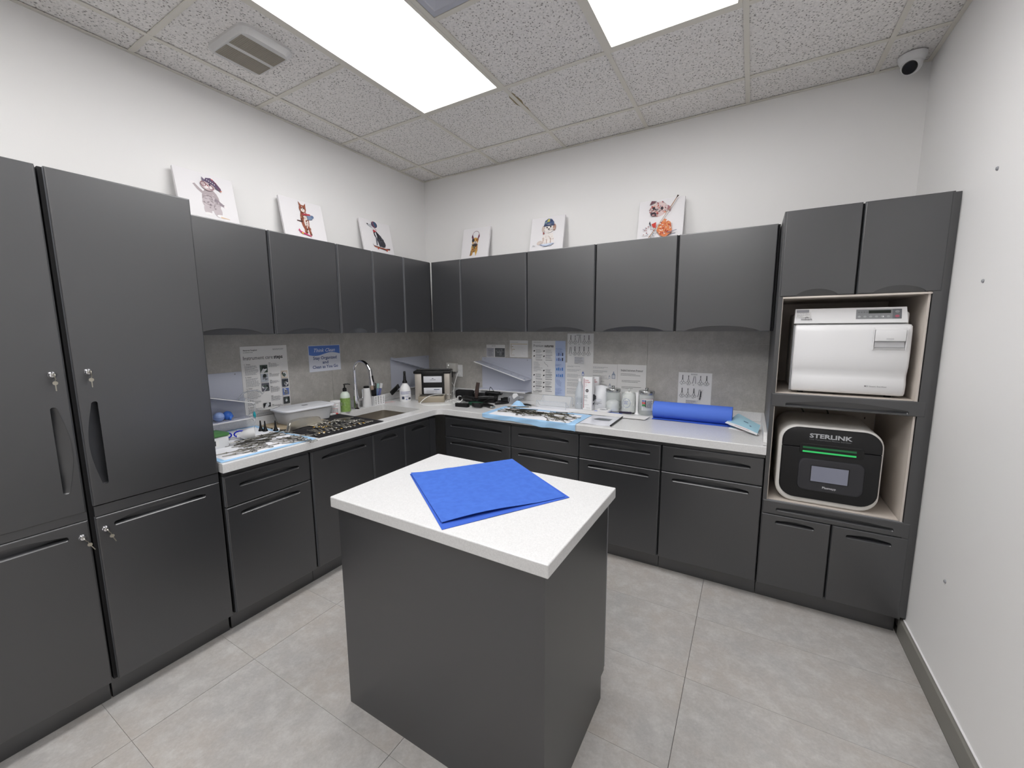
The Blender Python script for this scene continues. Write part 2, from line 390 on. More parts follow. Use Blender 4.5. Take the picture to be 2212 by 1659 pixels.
LLAB = {(2, 2): 'long white ceiling light panel nearest the left wall cabinets', (4, 2): 'long white ceiling light panel above the blue roll counter, right one',
        (2, 5): 'long white ceiling light panel just behind the viewer, left', (4, 5): 'long white ceiling light panel just behind the viewer, right'}
for a, b in LIGHTS:
    x0, x1, y1, y0 = GX[a]+0.0125, GX[a+1]-0.0125, GY[b]-0.0125, GY[b+2]+0.0125
    cx, cy = (x0+x1)/2, (y0+y1)/2; w, h = (x1-x0)/2, (y1-y0)/2
    t = thing('ceiling_light', LLAB[(a, b)], 'light', (cx, cy, HC))
    m = MB().prism([(-w, -h), (w, -h), (w, h), (-w, h)], -0.001, 0.014, 'z', holes=[[(-w+0.018, -h+0.018), (w-0.018, -h+0.018), (w-0.018, h-0.018), (-w+0.018, h-0.018)]])
    m.build('frame', GRID, t)
    MB().box(-w+0.0185, w-0.0185, -h+0.0185, h-0.0185, 0.003, 0.010).build('diffuser', LIGHTM, t)
# air diffuser (pale moulded concentric panel)
cx, cy = (GX[3]+GX[4])/2, (GY[3]+GY[4])/2
t = thing('air_diffuser', 'pale grey moulded ceiling air diffuser between the two light panels', 'vent', (cx, cy, HC))
adm = mat('diffuser_plastic', (196, 198, 208), 0.3)
w = 0.291
m = MB(); rings = [(0.291, 0.002), (0.27, 0.002), (0.255, -0.006), (0.20, 0.008), (0.185, -0.002), (0.13, 0.010), (0.115, 0.0), (0.02, 0.004)]
for (a, za), (b, zb) in zip(rings, rings[1:]):
    q = [(-a, -a, za), (a, -a, za), (a, a, za), (-a, a, za), (-b, -b, zb), (b, -b, zb), (b, b, zb), (-b, b, zb)]
    m.add(q, [(i, (i+1) % 4, (i+1) % 4+4, i+4) for i in range(4)])
m.add([(-0.02, -0.02, 0.004), (0.02, -0.02, 0.004), (0.02, 0.02, 0.004), (-0.02, 0.02, 0.004)], [(0, 1, 2, 3)])
m.build('louvre_panel', adm, t)
# exhaust fan cover
t = thing('exhaust_fan', 'rounded white exhaust fan cover with two grey grilles, ceiling', 'fan', (0.540, -1.850, HC+0.006))
def rrect(x0, x1, y0, y1, r, n=5):
    out = []
    for cx, cy, a in ((x1-r, y0+r, -90), (x1-r, y1-r, 0), (x0+r, y1-r, 90), (x0+r, y0+r, 180)):
        for i in range(n+1):
            q = radians(a+90*i/n); out.append((cx+r*cos(q), cy+r*sin(q)))
    return out
def plate(m, loops):      # stacked loops of equal count -> shell, last capped
    n = len(loops[0]); vs = [p for l in loops for p in l]; fs = []
    for k in range(len(loops)-1):
        for i in range(n): fs.append((k*n+i, k*n+(i+1) % n, (k+1)*n+(i+1) % n, (k+1)*n+i))
    fs.append(tuple((len(loops)-1)*n+i for i in range(n))); m.add(vs, fs); return m
def bulge(x0, x1, y0, y1, r, z, bow): # rounded rect with bowed long sides
    return [(x + 0, y + bow*(1-(2*(x-x0)/(x1-x0)-1)**2)*(1 if y > (y0+y1)/2 else -1), z) for x, y in rrect(x0, x1, y0, y1, r)]
m = MB(); plate(m, [bulge(-0.172, 0.172, -0.125, 0.125, 0.05, 0, 0.006), bulge(-0.172, 0.172, -0.125, 0.125, 0.05, -0.012, 0.006), bulge(-0.145, 0.145, -0.112, 0.112, 0.04, -0.030, 0.004)])
m.build('cover', mat('fan_white', (214, 213, 212), 0.5), t)
for x0, x1 in ((-0.122, -0.016), (0.010, 0.116)):
    m = MB().box(x0, x1, -0.104, 0.104, -0.0312, -0.029)
    m.build('grille', mat('fan_mesh', (158, 152, 140), 0.8), t)
    g = MB()
    for k in range(27): g.box(x0, x1, -0.104+k*0.008-0.0008, -0.104+k*0.008+0.0008, -0.0322, -0.0312)
    g.build('grille_ribs', mat('fan_mesh2', (172, 166, 154), 0.8), t)['kind'] = 'stuff'
# turret camera
t = thing('security_camera', 'small white turret camera with black lens in the ceiling corner', 'camera', (3.405, -0.105, HC))
MB().lathe([(0.058, 0), (0.058, -0.012), (0.050, -0.030), (0.044, -0.036)], seg=28).build('base', WHITE, t, smooth=40)
d = (CAMP-Vector((3.405, -0.105, HC-0.045))).normalized(); d = (d+Vector((-0.25, 0.0, -0.35))).normalized()
q = Vector((0, 0, 1)).rotation_difference(d).to_matrix().to_4x4()
M = T(0, 0, -0.045) @ q
b = MB().ball((0, 0, 0), 0.043, 24, M=M).build('ball', WHITE, t, smooth=60)
MB().lathe([(0.030, 0.028), (0.031, 0.036), (0.027, 0.0445), (0.0001, 0.0455)], seg=24, M=M).build('lens', BLACK, t, smooth=40)

bb = struct(MB().rbox(XW-0.020, XW, YF, -0.60, 0, 0.092, 0.003, 2).build('baseboard_right', BASEB))
MB().rbox(XW-0.008, XW-0.0005, YF, -0.62, 0.0925, 0.0985, 0.002, 1).build('caulk_bead', WHITEM, bb)

# backsplash panels on both walls
for x0, x1, z0, z1 in ((0.0065, 0.92, 0.86, 1.3926), (0.9215, 2.119, 0.86, 1.3926), (2.1205, 2.883, 0.86, 1.3926), (0.0065, 0.92, 1.3932, 1.50), (0.9215, 2.119, 1.3932, 1.50), (2.1205, 2.883, 1.3932, 1.50)):
    MB().box(x0, x1, -0.006, 0, z0, z1).build('backsplash_panel', BSPL, WB)
for y0, y1, z0, z1 in ((-2.22, -1.1215, 0.86, 1.50), (-1.12, -0.0, 0.86, 1.50)):
    MB().box(0, 0.006, y0, y1, z0, z1).build('backsplash_panel', BSPL, WL)

# ================================================================== CABINETS (local frame: x along the run, front faces -y)
def lens(t, h): return h*max(sin(pi*t), 0)**0.6
def pill(u, L, r=0.007):
    e = min(u, L-u); return sqrt(max(0, 1-(1-min(e/r, 1))**2))
def pl(u, L, h): return 0.010*pill(u, L)+(h-0.010)*max(sin(pi*u/L), 0)**1.1
US = lambda L: [0, .0005, .0015, .003, .005, .007]+[.007+(L-.014)*i/18 for i in range(1, 18)]+[L-.007, L-.005, L-.003, L-.0015, L-.0005, L]
TS = [0.5-0.5*cos(pi*i/20) for i in range(21)]
LIP2 = 0.007
def door(parent, X0, X1, Z0, Z1, yf, pull=None, th=0.02, r=0.0045, name='door', m=None, d1=0.019):
    """front slab with rounded edges; pull: ('h',xa,xb,z,h) | ('v',za,zb,x,dirn,h) | ('arch',xa,xb,h)"""
    m = m or PAINT; b = MB(); hole = None; outer = [(X0, Z0), (X1, Z0), (X1, Z1), (X0, Z1)]; keep = set()
    if pull and pull[0] == 'arch':
        _, xa, xb, h = pull
        arc = [(xa+(xb-xa)*t, Z0+lens(t, h)) for t in TS]
        outer = [(X0, Z0)]+arc+[(X1, Z0), (X1, Z1), (X0, Z1)]; keep = set(range(2, len(arc)))
    if pull and pull[0] == 'h':
        _, xa, xb, z, h = pull; f = lambda u, v: (xa+u, z+v); L = xb-xa
    if pull and pull[0] == 'v':
        _, za, zb, xx, dr, h = pull; f = lambda u, v: (xx+dr*v, za+u); L = zb-za
    if pull and pull[0] in 'hv':
        hole = [f(u, -LIP2*pill(u, L)) for u in US(L)]+[f(u, pl(u, L, h)) for u in US(L)[-2:0:-1]]
    def ring(ins, y):
        o = []
        for i, (x, z) in enumerate(outer):
            if i not in keep: x, z = min(max(x, X0+ins), X1-ins), min(max(z, Z0+ins), Z1-ins)
            o.append((x, y, z))
        return o
    rs = [ring(0, yf+th)]+[ring(r*(1-cos(a)), yf+r*(1-sin(a))) for a in (0, radians(30), radians(60), radians(90))]
    n = len(outer); vs = [p for q in rs for p in q]; fs = []
    for k in range(len(rs)-1):
        for i in range(n): fs.append((k*n+i, k*n+(i+1) % n, (k+1)*n+(i+1) % n, (k+1)*n+i))
    for q, fc_ in enumerate(fs):
        b.k = 1 if (q < n and q not in keep and (q+1) % n not in keep) else 0; b.add(vs, [fc_]) if False else None
    b.k = 0; b.add(vs, fs); b.m = [1 if (q < n and q not in keep and (q+1) % n not in keep) else 0 for q in range(len(fs))]
    last = [(p[0], p[2]) for p in rs[-1]]
    loops = [last]+([hole] if hole else [])
    flat = [p for l in loops for p in l]
    b.add([(p[0], yf, p[1]) for p in flat], [tuple(t) for t in tessellate_polygon([[Vector((p[0], p[1], 0)) for p in l] for l in loops])])
    b.add([(p[0], yf+th, p[1]) for p in outer], [tuple(t) for t in tessellate_polygon([[Vector((p[0], p[1], 0)) for p in outer]])])
    D = b.build(name, [m, EDGEB], parent, fix=False)
    bm = bmesh.new(); bm.from_mesh(D.data); bmesh.ops.remove_doubles(bm, verts=bm.verts[:], dist=1e-5); bmesh.ops.recalc_face_normals(bm, faces=bm.faces[:]); bm.to_mesh(D.data); bm.free()
    if pull:
        p = MB(); n = len(TS)
        if pull[0] == 'arch':
            vs = [(xa+(xb-xa)*t, yf+0.0025, Z0+lens(t, h)) for t in TS]+[(xa+(xb-xa)*t, yf+0.0025+0.011*max(sin(pi*t), 0)**0.5, Z0) for t in TS]
            fs = [(i, i+1, n+i+1, n+i) for i in range(n-1)]
        else:
            P = lambda u, v, y: (f(u, v)[0], y, f(u, v)[1]); U_ = US(L); n = len(U_); UC = pull[0] == 'v'
            dep = lambda u: yf+0.0012+(d1-0.0012)*pill(u, L, 0.02)
            rows = [[P(u, pl(u, L, h), yf+0.0025*pill(u, L)) for u in U_], [P(u, (-0.011 if UC else 0.001)*pill(u, L), dep(u)) for u in U_]]
            if UC: rows.append([P(u, -LIP2*pill(u, L), yf+0.004) for u in U_])
            else: rows.append([P(u, -0.0015*pill(u, L), yf+0.0055*pill(u, L)) for u in U_])
            rows.append([P(u, -LIP2*pill(u, L), yf) for u in U_])
            vs = [q for r_ in rows for q in r_]; fs = [(k*n+i, k*n+i+1, (k+1)*n+i+1, (k+1)*n+i) for k in range(3) for i in range(n-1)]
        p.add(vs, fs); p.build('finger_pull', m, D, smooth=38)
    return D
def lock(D, x, z, yf, key=True, rot=0):
    MB().lathe([(0.0125, 0), (0.0125, -0.004), (0.0105, -0.006), (0.0075, -0.012), (0.0001, -0.0125)], seg=20, M=T(x, yf, z) @ Matrix.Rotation(-pi/2, 4, 'X') @ Matrix.Scale(1, 4)).build('lock', CHROME, D, smooth=50) if False else \
    MB().lathe([(0.0125, 0), (0.0125, 0.004), (0.0105, 0.006), (0.0075, 0.012), (0.0001, 0.0125)], seg=20, M=T(x, yf, z) @ Matrix.Rotation(pi/2, 4, 'X')).build('lock', CHROME, D, smooth=50)
    if key:
        k = MB(); Mx = T(x, yf-0.0125, z) @ Matrix.Rotation(rot, 4, 'Y')
        k.box(-0.0012, 0.0012, -0.012, 0, -0.004, 0.004, Mx)
        k.lathe([(0.009, -0.001), (0.009, 0.001)], seg=14, M=Mx @ T(0, -0.018, 0) @ Matrix.Rotation(pi/2, 4, 'Y'))
        k.tube([(0, -0.022, -0.004), (0.002, -0.020, -0.014), (0, -0.018, -0.020)], 0.0012, 6, M=Mx)
        k.lathe([(0.007, -0.001), (0.007, 0.001)], seg=12, M=Mx @ T(0.0, -0.017, -0.027) @ Matrix.Rotation(radians(80), 4, 'Z') @ Matrix.Rotation(pi/2, 4, 'Y'))
        k.box(-0.0015, 0.0015, -0.018, -0.016, -0.055, -0.033, Mx)
        k.build('key', mat('key_nickel', (176, 172, 160), 0.3, 1.0), D)
FB = 0.645   # face distance of base, tall and tower fronts
def base_unit(lab, o, a, w, fronts, top=0.8385):
    t = thing('base_cabinet', lab, 'cabinet', o, a)
    MB().box(0.001, w-0.001, -FB+0.022, -0.001, 0.105, top).build('carcass', BLACKGAP, t)
    if top < .8: MB().box(0.001, w-0.001, -FB+0.022, -FB+0.050, top+.001, 0.8385).build('front_frame', BLACKGAP, t)
    MB().box(0.0015, w-0.0015, -0.579, -0.565, 0.0, 0.105).build('toe_kick', PAINT, t)
    MB().box(0.0005, w-0.0005, -FB+0.008, -FB+0.0215, 0.8135, 0.8385).build('top_rail', PAINT, t)
    for nm, x0, x1, z0, z1, pull in fronts: door(t, x0, x1, z0, z1, -FB, pull, name=nm)
    return t
def wall_unit(lab, o, a, w, pull, extra=None, x0=0.004, x1=None):
    t = thing('wall_cabinet', lab, 'cabinet', o, a)
    MB().box(0.001, w-0.001, -0.3445, -0.007, 0, 0.587).build('carcass', BLACKGAP, t)
    door(t, x0, (w-0.004) if x1 is None else x1, -0.0015, 0.5865, -0.3665, pull)
    return t
ZU = 1.4835
R90 = pi/2
# --- left run, wall units (world y0 -> y1)
for lab, y0, y1, ax in (
    ('charcoal wall cabinet directly right of the tall cabinets, left wall', -2.2205, -1.7475, (0.075, 0.408)),
    ('charcoal wall cabinet on the left wall above the Think Clean sign', -1.7475, -1.2975, (0.066, 0.385)),
    ('narrow charcoal wall cabinet above the soap bottle, first of two narrow ones', -1.2975, -1.0005, (0.065, 0.235)),
    ('narrow charcoal wall cabinet above the faucet and brush basket', -1.0005, -0.6915, (0.066, 0.238)),
    ('charcoal corner wall cabinet without finger pull on the left wall', -0.6915, -0.3735, None)):
    w = y1-y0
    u = wall_unit(lab, (0, y0, ZU), R90, w, ('arch', ax[0], ax[1], 0.035) if ax else None, x0=0.013, x1=w-0.001)
    if ax is None:
        MB().box(w-0.06, w+0.020, -0.352, -0.30, 0.001, 0.585).build('corner_gap_fill', BLACKGAP, u)  # dark box added behind the corner gap so it reads as shade
        for z in (0.075, 0.21, 0.35, 0.49): MB().rbox(w-0.0015, w+0.004, -0.360, -0.345, z-0.008, z+0.008, 0.001, 1).build('hinge', WHITEM, u)
# --- back run, wall units
for lab, x0, x1, ax in (
    ('narrow charcoal corner wall cabinet on the back wall above the power outlet', 0.3735, 0.6905, (0.058, 0.245)),
    ('charcoal wall cabinet above the slanted white rack on the back wall', 0.6905, 1.3025, (0.072, 0.542)),
    ('charcoal wall cabinet on the back wall above the sutures poster', 1.3025, 1.8335, (0.066, 0.460)),
    ('charcoal wall cabinet on the back wall above the glass jars', 1.8335, 2.3600, (0.058, 0.460)),
    ('charcoal wall cabinet on the back wall beside the appliance tower', 2.3600, 2.8815, (0.052, 0.458))):
    w = x1-x0; wall_unit(lab, (x0, 0, ZU), 0, w, ('arch', ax[0], ax[1], 0.034), x0=0.001, x1=w-0.012)
# --- left run, base units
H = lambda a, b, z: ('h', a, b, z, 0.030)
base_unit('charcoal base cabinet with drawer next to the tall cabinets', (0, -2.2135, 0), R90, 0.454,
          [('drawer', 0.006, 0.444, 0.659, 0.810, H(0.070, 0.381, 0.750)), ('door', 0.006, 0.444, 0.108, 0.652, H(0.065, 0.377, 0.607))])
base_unit('charcoal base cabinet with one full door left of the sink', (0, -1.7595, 0), R90, 0.446, [('door', 0.008, 0.440, 0.108, 0.810, H(0.068, 0.391, 0.756))])
base_unit('narrow charcoal base cabinet below the sink, nearer the viewer', (0, -1.3135, 0), R90, 0.292, [('door', 0.004, 0.287, 0.108, 0.810, H(0.066, 0.222, 0.758))], 0.60)
t = base_unit('narrow charcoal base cabinet below the sink, at the corner', (0, -1.0215, 0), R90, 0.3400, [('door', 0.004, 0.265, 0.108, 0.810, H(0.070, 0.222, 0.758))], 0.60)
MB().box(0.269, 0.338, -FB+0.004, -FB+0.0215, 0.108, 0.813).build('corner_filler', PAINTD, t)
# --- back run, base units
def std(w, p0, p1, q0, q1): return [('drawer', 0.005, w-0.005, 0.659, 0.810, H(p0, p1, 0.751)), ('door', 0.005, w-0.005, 0.108, 0.652, H(q0, q1, 0.608))]
base_unit('charcoal drawer cabinet at the inner corner of the back run', (0.7035, 0, 0), 0, 0.608, std(0.608, 0.062, 0.535, 0.055, 0.535))
base_unit('charcoal drawer cabinet under the blue edged pad, back run', (1.3115, 0, 0), 0, 0.5215, std(0.5215, 0.065, 0.452, 0.064, 0.453))
base_unit('charcoal drawer cabinet right behind the island, back run', (1.8330, 0, 0), 0, 0.5220, std(0.5220, 0.070, 0.460, 0.066, 0.456))
base_unit('charcoal drawer cabinet below the blue roll, beside the tower', (2.3550, 0, 0), 0, 0.5265, std(0.5265, 0.068, 0.463, 0.066, 0.462))
# --- tall cabinets
def tall(lab, y0, w, x0, x1, vp, hp, lk1, lk2, zb):
    t = thing('tall_cabinet', lab, 'cabinet', (0, y0, 0), R90)
    MB().box(0.001, w-0.001, -FB+0.022, -0.001, 0.105, 2.067).build('carcass', BLACKGAP, t)
    MB().box(w-0.0185, w-0.0005, -FB+0.0215, -0.001, 0.105, 2.067).build('side_panel', PAINT, t)
    MB().box(0.0015, w-0.0015, -0.579, -0.565, 0.0, 0.105).build('toe_kick', PAINT, t)
    MB().box(x0, x1, -FB+0.004, -FB+0.0215, 0.798, 0.838).build('middle_rail', PAINT, t)
    D = door(t, x0, x1, zb, 2.067, -FB, vp, d1=0.020)
    lock(D, lk1[0], lk1[1], -FB, True, radians(lk1[2]))
    D = door(t, x0, x1, 0.108, 0.795, -FB, hp)
    lock(D, lk2[0], lk2[1], -FB, True, radians(lk2[2]))
    return t
y0 = -2.6650
tall('tall charcoal cabinet, full front in view, next to the counter', y0, 0.4440, 0.012, 0.438, ('v', 0.918, 1.242, y0*0+0.056, -1, 0.032), ('h', 0.061, 0.379, 0.750, 0.032), (0.048, 1.354, 0), (0.034, 0.742, -20), 0.841)
y0 = -3.1150
tall('tall charcoal cabinet cut off at the left edge, vertical pull bulging right', y0, 0.4460, 0.004, 0.441, ('v', 0.912, 1.236, 0.396, 1, 0.034), ('h', 0.065, 0.385, 0.744, 0.032), (0.406, 1.352, 0), (0.419, 0.735, -25), 0.828)

# --- tower with the two sterilisers
t = thing('appliance_cabinet', 'tall charcoal tower cabinet holding two sterilizers by the right wall', 'cabinet', (2.883, 0, 0))
MB().box(0.0005, 0.019, -FB+0.006, -0.001, 0.105, 2.066).build('side_panel', PAINT, t)
MB().box(0.5665, 0.597, -FB+0.002, -0.001, 0.105, 2.066).build('side_panel', PAINT, t)
MB().box(0.5975, 0.622, -0.625, -0.605, 0.105, 2.066).build('filler_strip', PAINT, t)
lm = MB()
lm.box(0.0195, 0.0225, -FB+0.012, -0.02, 0.11, 2.05).box(0.556, 0.564, -FB+0.012, -0.02, 0.11, 2.05).box(0.0225, 0.554, -0.020, -0.002, 0.11, 2.05)
lm.build('liner', MELA, t)
MB().box(0.0195, 0.572, -FB+0.004, -0.021, 1.646, 1.654).build('shelf', MELA, t)
MB().box(0.0230, 0.5535, -FB+0.024, -0.021, 1.150, 1.168).build('shelf', MELA, t)
MB().box(0.0230, 0.5535, -FB+0.024, -0.021, 0.572, 0.590).build('shelf', MELA, t)
MB().box(0.0195, 0.572, -FB+0.0225, -0.021, 1.6545, 2.064).build('upper_box', BLACKGAP, t)
MB().box(0.0195, 0.572, -FB+0.0225, -0.021, 0.108, 0.5715).build('lower_box', BLACKGAP, t)
MB().box(0.001, 0.596, -0.579, -0.565, 0.0, 0.105).build('toe_kick', PAINT, t)
st = MB().box(0.500, 0.515, -0.0225, -0.0203, 0.62, 1.10)
st.k = 1
for k in range(9): st.box(0.505, 0.510, -0.0228, -0.0223, 0.66+0.05*k, 0.672+0.05*k)
st.build('shelf_standard', [MELA, BLACK], t)
door(t, 0.006, 0.298, 1.656, 2.066, -FB-0.001, ('arch', 0.072, 0.237, 0.032))
door(t, 0.307, 0.592, 1.656, 2.066, -FB-0.001, ('arch', 0.364, 0.544, 0.032))
door(t, 0.004, 0.592, 1.098, 1.166, -FB-0.001, ('h', 0.066, 0.536, 1.112, 0.030), name='pull_out_front', d1=0.010)
door(t, 0.002, 0.592, 0.516, 0.588, -FB-0.001, ('h', 0.063, 0.535, 0.544, 0.022), name='pull_out_front', d1=0.012)
door(t, 0.002, 0.299, 0.108, 0.512, -FB-0.001, ('h', 0.064, 0.234, 0.471, 0.020))
door(t, 0.307, 0.592, 0.108, 0.512, -FB-0.001, ('h', 0.362, 0.534, 0.468, 0.020))

# ================================================================== COUNTER, SINK, FAUCET
CZ = 0.884; CF = 0.671
def fillet(c, r, a0, a1, n=8): return [(c[0]+r*cos(radians(a0+(a1-a0)*i/n)), c[1]+r*sin(radians(a0+(a1-a0)*i/n))) for i in range(n+1)]
rr = 0.055
outl = [(0.007, -0.007), (0.007, -2.2185), (CF, -2.2185)] + fillet((CF+rr, -CF-rr), rr, 180, 90) + [(2.882, -CF), (2.882, -0.007)]
SX0, SX1, SY0, SY1 = 0.150, 0.566, -1.215, -0.762
hole = rrect(SX0, SX1, SY0, SY1, 0.018, 4)
ct = MB(); 
def off(poly, d):   # inset only the visible front edges
    out = []
    for x, y in poly:
        if x > 2.8: out.append((x, y+d if y < -0.6 else y))
        elif y < -2.2: out.append((x-d if x > 0.5 else x, y))
        elif x < 0.1: out.append((x, y))
        else:
            v = Vector((CF+rr-x, -CF-rr-y)); v.normalize(); out.append((x-v.x*0+(-v.x if False else 0) - d*(v.x), y - d*v.y))
    return out
loops = [(outl, CZ-0.045), (outl, CZ-0.004), (off(outl, 0.0012), CZ-0.0012), (off(outl, 0.004), CZ)]
n = len(outl); vs = [(p[0], p[1], z) for l, z in loops for p in l]; fs = []
for k in range(3):
    for i in range(n): fs.append((k*n+i, k*n+(i+1) % n, (k+1)*n+(i+1) % n, (k+1)*n+i))
ct.add(vs, fs)
for l, z in ((loops[-1][0], CZ), (outl, CZ-0.045)):
    lo = [l, hole]; fl = [p for q in lo for p in q]
    ct.add([(p[0], p[1], z) for p in fl], [tuple(a) for a in tessellate_polygon([[Vector((p[0], p[1], 0)) for p in q] for q in lo])])
nh = len(hole); ct.add([(p[0], p[1], z) for z in (CZ, CZ-0.045) for p in hole], [(i, (i+1) % nh, (i+1) % nh+nh, i+nh) for i in range(nh)])
tc = thing('countertop', 'white speckled stone L-shaped worktop along both walls', 'countertop', (0, 0, 0))
ct.build('slab', QUARTZ, tc)
up = MB().rbox(0.007, 0.025, -2.2185, -0.0255, CZ, CZ+0.061, 0.002, 2)
up.rbox(0.007, 2.882, -0.025, -0.007, CZ, CZ+0.061, 0.002, 2)
up.prism([(-0.0255, CZ), (-0.650, CZ), (-0.655, CZ+0.004), (-0.655, CZ+0.020), (-0.6, CZ+0.061), (-0.0255, CZ+0.061)], 2.866, 2.8825, 'x')
up.build('upstand', QUARTZ, tc)

sk = thing('sink', 'undermounted stainless steel sink basin in the left counter', 'sink', ((SX0+SX1)/2, (SY0+SY1)/2, CZ-0.25))
hx, hy = (SX1-SX0)/2+0.004, (SY1-SY0)/2+0.004
m = MB(); L = []
for ins, z, r in ((-0.012, 0.204, 0.03), (-0.001, 0.2045, 0.02), (-0.001, 0.20, 0.02), (0.004, 0.02, 0.03), (0.018, 0.004, 0.03), (0.10, 0.0, 0.03)):
    L.append([(p[0], p[1], z) for p in rrect(-hx+ins, hx-ins, -hy+ins, hy-ins, r, 4)])
plate(m, L); m.build('basin', mat('sink_steel', (186, 180, 170), 0.36, 0.95), sk, smooth=40, fix=False)
MB().lathe([(0.045, 0.001), (0.045, 0.004), (0.03, 0.003), (0.0001, 0.002)], (-0.05, 0, 0), 20).build('drain', STEEL, sk, smooth=40)

fc = thing('faucet', 'chrome gooseneck faucet with side lever behind the sink', 'faucet', (0.112, -1.003, CZ))
MB().lathe([(0.030, 0), (0.030, 0.006), (0.024, 0.012), (0.024, 0.085), (0.019, 0.12), (0.0145, 0.20)], seg=20).build('body', CHROME, fc, smooth=40)
pth = [(0, 0, 0.19), (0, 0, 0.30)]+[(0.086-0.086*cos(a), 0, 0.295+0.084*sin(a)) for a in [pi*i/10 for i in range(1, 9)]]+[(0.178, 0, 0.315)]
MB().tube(pth, 0.0125, 14, smooth=4).build('gooseneck', CHROME, fc, smooth=60)
M = T(0.178, 0, 0.318) @ Matrix.Rotation(radians(8), 4, 'Y').inverted()
hd = MB().lathe([(0.0135, 0.0), (0.0150, -0.01), (0.0155, -0.05), (0.021, -0.10), (0.022, -0.118), (0.018, -0.122)], seg=18, M=M).build('spray_head', CHROME, fc, smooth=40)
MB().rbox(0.012, 0.020, -0.007, 0.007, -0.098, -0.045, 0.003, 2, M).build('button', BLACK, hd)
MB().tube([(0, 0.02, 0.072), (0, 0.062, 0.072)], 0.011, 12).tube([(0, 0.060, 0.072), (0.0, 0.068, 0.085), (0.0, 0.066, 0.150)], [0.009, 0.0055], 10).build('lever', CHROME, fc, smooth=50)

# ================================================================== ISLAND
il = thing('island', 'charcoal island block with white stone top in the middle of the room', 'island', (1.4353, -2.2064, 0), -0.0077)
MB().rbox(0, 0.9112, 0, 0.6191, 0.8385, 0.8804, 0.004, 3).build('top_slab', QUARTZ, il)
b = MB(); b.prism([(0.020, 0.0), (0.545, 0.0), (0.545, 0.10), (0.580, 0.10), (0.580, 0.838), (0.020, 0.838)], 0.018, 0.893, 'x'); b.build('body', PAINT, il)
for x0, x1 in ((0.020, 0.454), (0.458, 0.891)):
    D = door(il, x0, x1, 0.108, 0.832, -0.600, H(x0+0.07, x1-0.07, 0.78)); 
    D.matrix_basis = T(0.911, 0, 0) @ rz(pi) if x0 < 0.1 else T(0.911, 0, 0) @ rz(pi)
def sheet(name, lab, cat, pts, z, hf, m, group=None, th=0.0012, n=16, z0=None):
    c = (sum(p[0] for p in pts)/4, sum(p[1] for p in pts)/4); z0 = z if z0 is None else z0
    def fn(u, v):
        x = (1-v)*((1-u)*pts[0][0]+u*pts[1][0])+v*((1-u)*pts[3][0]+u*pts[2][0]); y = (1-v)*((1-u)*pts[0][1]+u*pts[1][1])+v*((1-u)*pts[3][1]+u*pts[2][1])
        return (x-c[0], y-c[1], z-z0+hf(u, v))
    o = MB().grid(n, n, fn, th=th).build(name, m, smooth=60); tag(o, lab, cat, group, loc=(c[0], c[1], z0)); return o
IZ = 0.8804
A_, B_, C_, D_ = (1.531, -1.882), (1.816, -1.487), (2.229, -1.776), (1.975, -2.202)
sheet('wrap_sheet', 'lower bright blue wrap sheet on the island, corners peeking out', 'sheet', [A_, B_, C_, D_], IZ, lambda u, v: 0.0022+0.0006*sin(9*u+4*v), BLUED)
def hf(u, v):
    return 0.0045+0.010*max(0, v-0.55)*max(0, sin(pi*u*1.3+0.3))*2.2+0.004*max(0, 1-10*u)*(1-v)+0.0012*sin(7*u)*sin(6*v)+0.0016*math.exp(-((u-v*0.35-0.33)/0.03)**2)
sheet('wrap_sheet', 'top bright blue wrap sheet spread on the island worktop', 'sheet', [(1.535, -1.880), (1.818, -1.491), (2.214, -1.782), (1.950, -2.172)], IZ, hf, BLUE, n=28)

# ================================================================== PRINTS ON THE WALLS
PAPER = mat('paper_white', (232, 231, 230), 0.7)
GR = (120, 120, 122); LG = (165, 165, 168); DK = (40, 40, 44); NB = (70, 100, 180)
def paper(name, lab, cat, side, p0, p1, z0, z1, group=None, t=0.0006, m=None, off=0.0062, glossy=False):
    loc = (p0, -off, z0) if side == 'b' else (off, p0, z0)
    o = thing(name, lab, cat, loc, 0 if side == 'b' else R90, group)
    MB().box(0, p1-p0, -t, 0, 0, z1-z0).build('sheet', m or PAPER, o)
    return o, Print(-t), p1-p0, z1-z0
def icon(P, x, z, s, kind, c=(60, 60, 62)):
    # small drawn surgical instrument pointing up
    if kind % 5 in (0, 1, 3, 4):
        sp = 0.22*s
        P.line([(x-sp*0.2, z+s), (x, z+0.45*s), (x+sp, z-0.25*s)], 0.0022, c); P.line([(x+sp*0.2, z+s), (x, z+0.45*s), (x-sp, z-0.25*s)], 0.0022, c)
        P.ring(x-sp, z-0.42*s, 0.010, 0.008, 0.0016, c, n=12); P.ring(x+sp, z-0.42*s, 0.010, 0.008, 0.0016, c, n=12)
        if kind % 2 == 0: P.poly([(x-0.003, z+0.2*s), (x+0.003, z+0.2*s), (x+0.002, z+1.05*s), (x-0.002, z+1.05*s)], c)
    else:
        P.line([(x-0.012, z-0.5*s), (x-0.003, z+0.9*s)], 0.003, c); P.line([(x+0.009, z-0.5*s), (x+0.004, z+0.9*s)], 0.0025, c)
    P.lines(x-0.010, x+0.012, z-0.8*s, 1, 0.003, DK, 0.002, seed=kind)

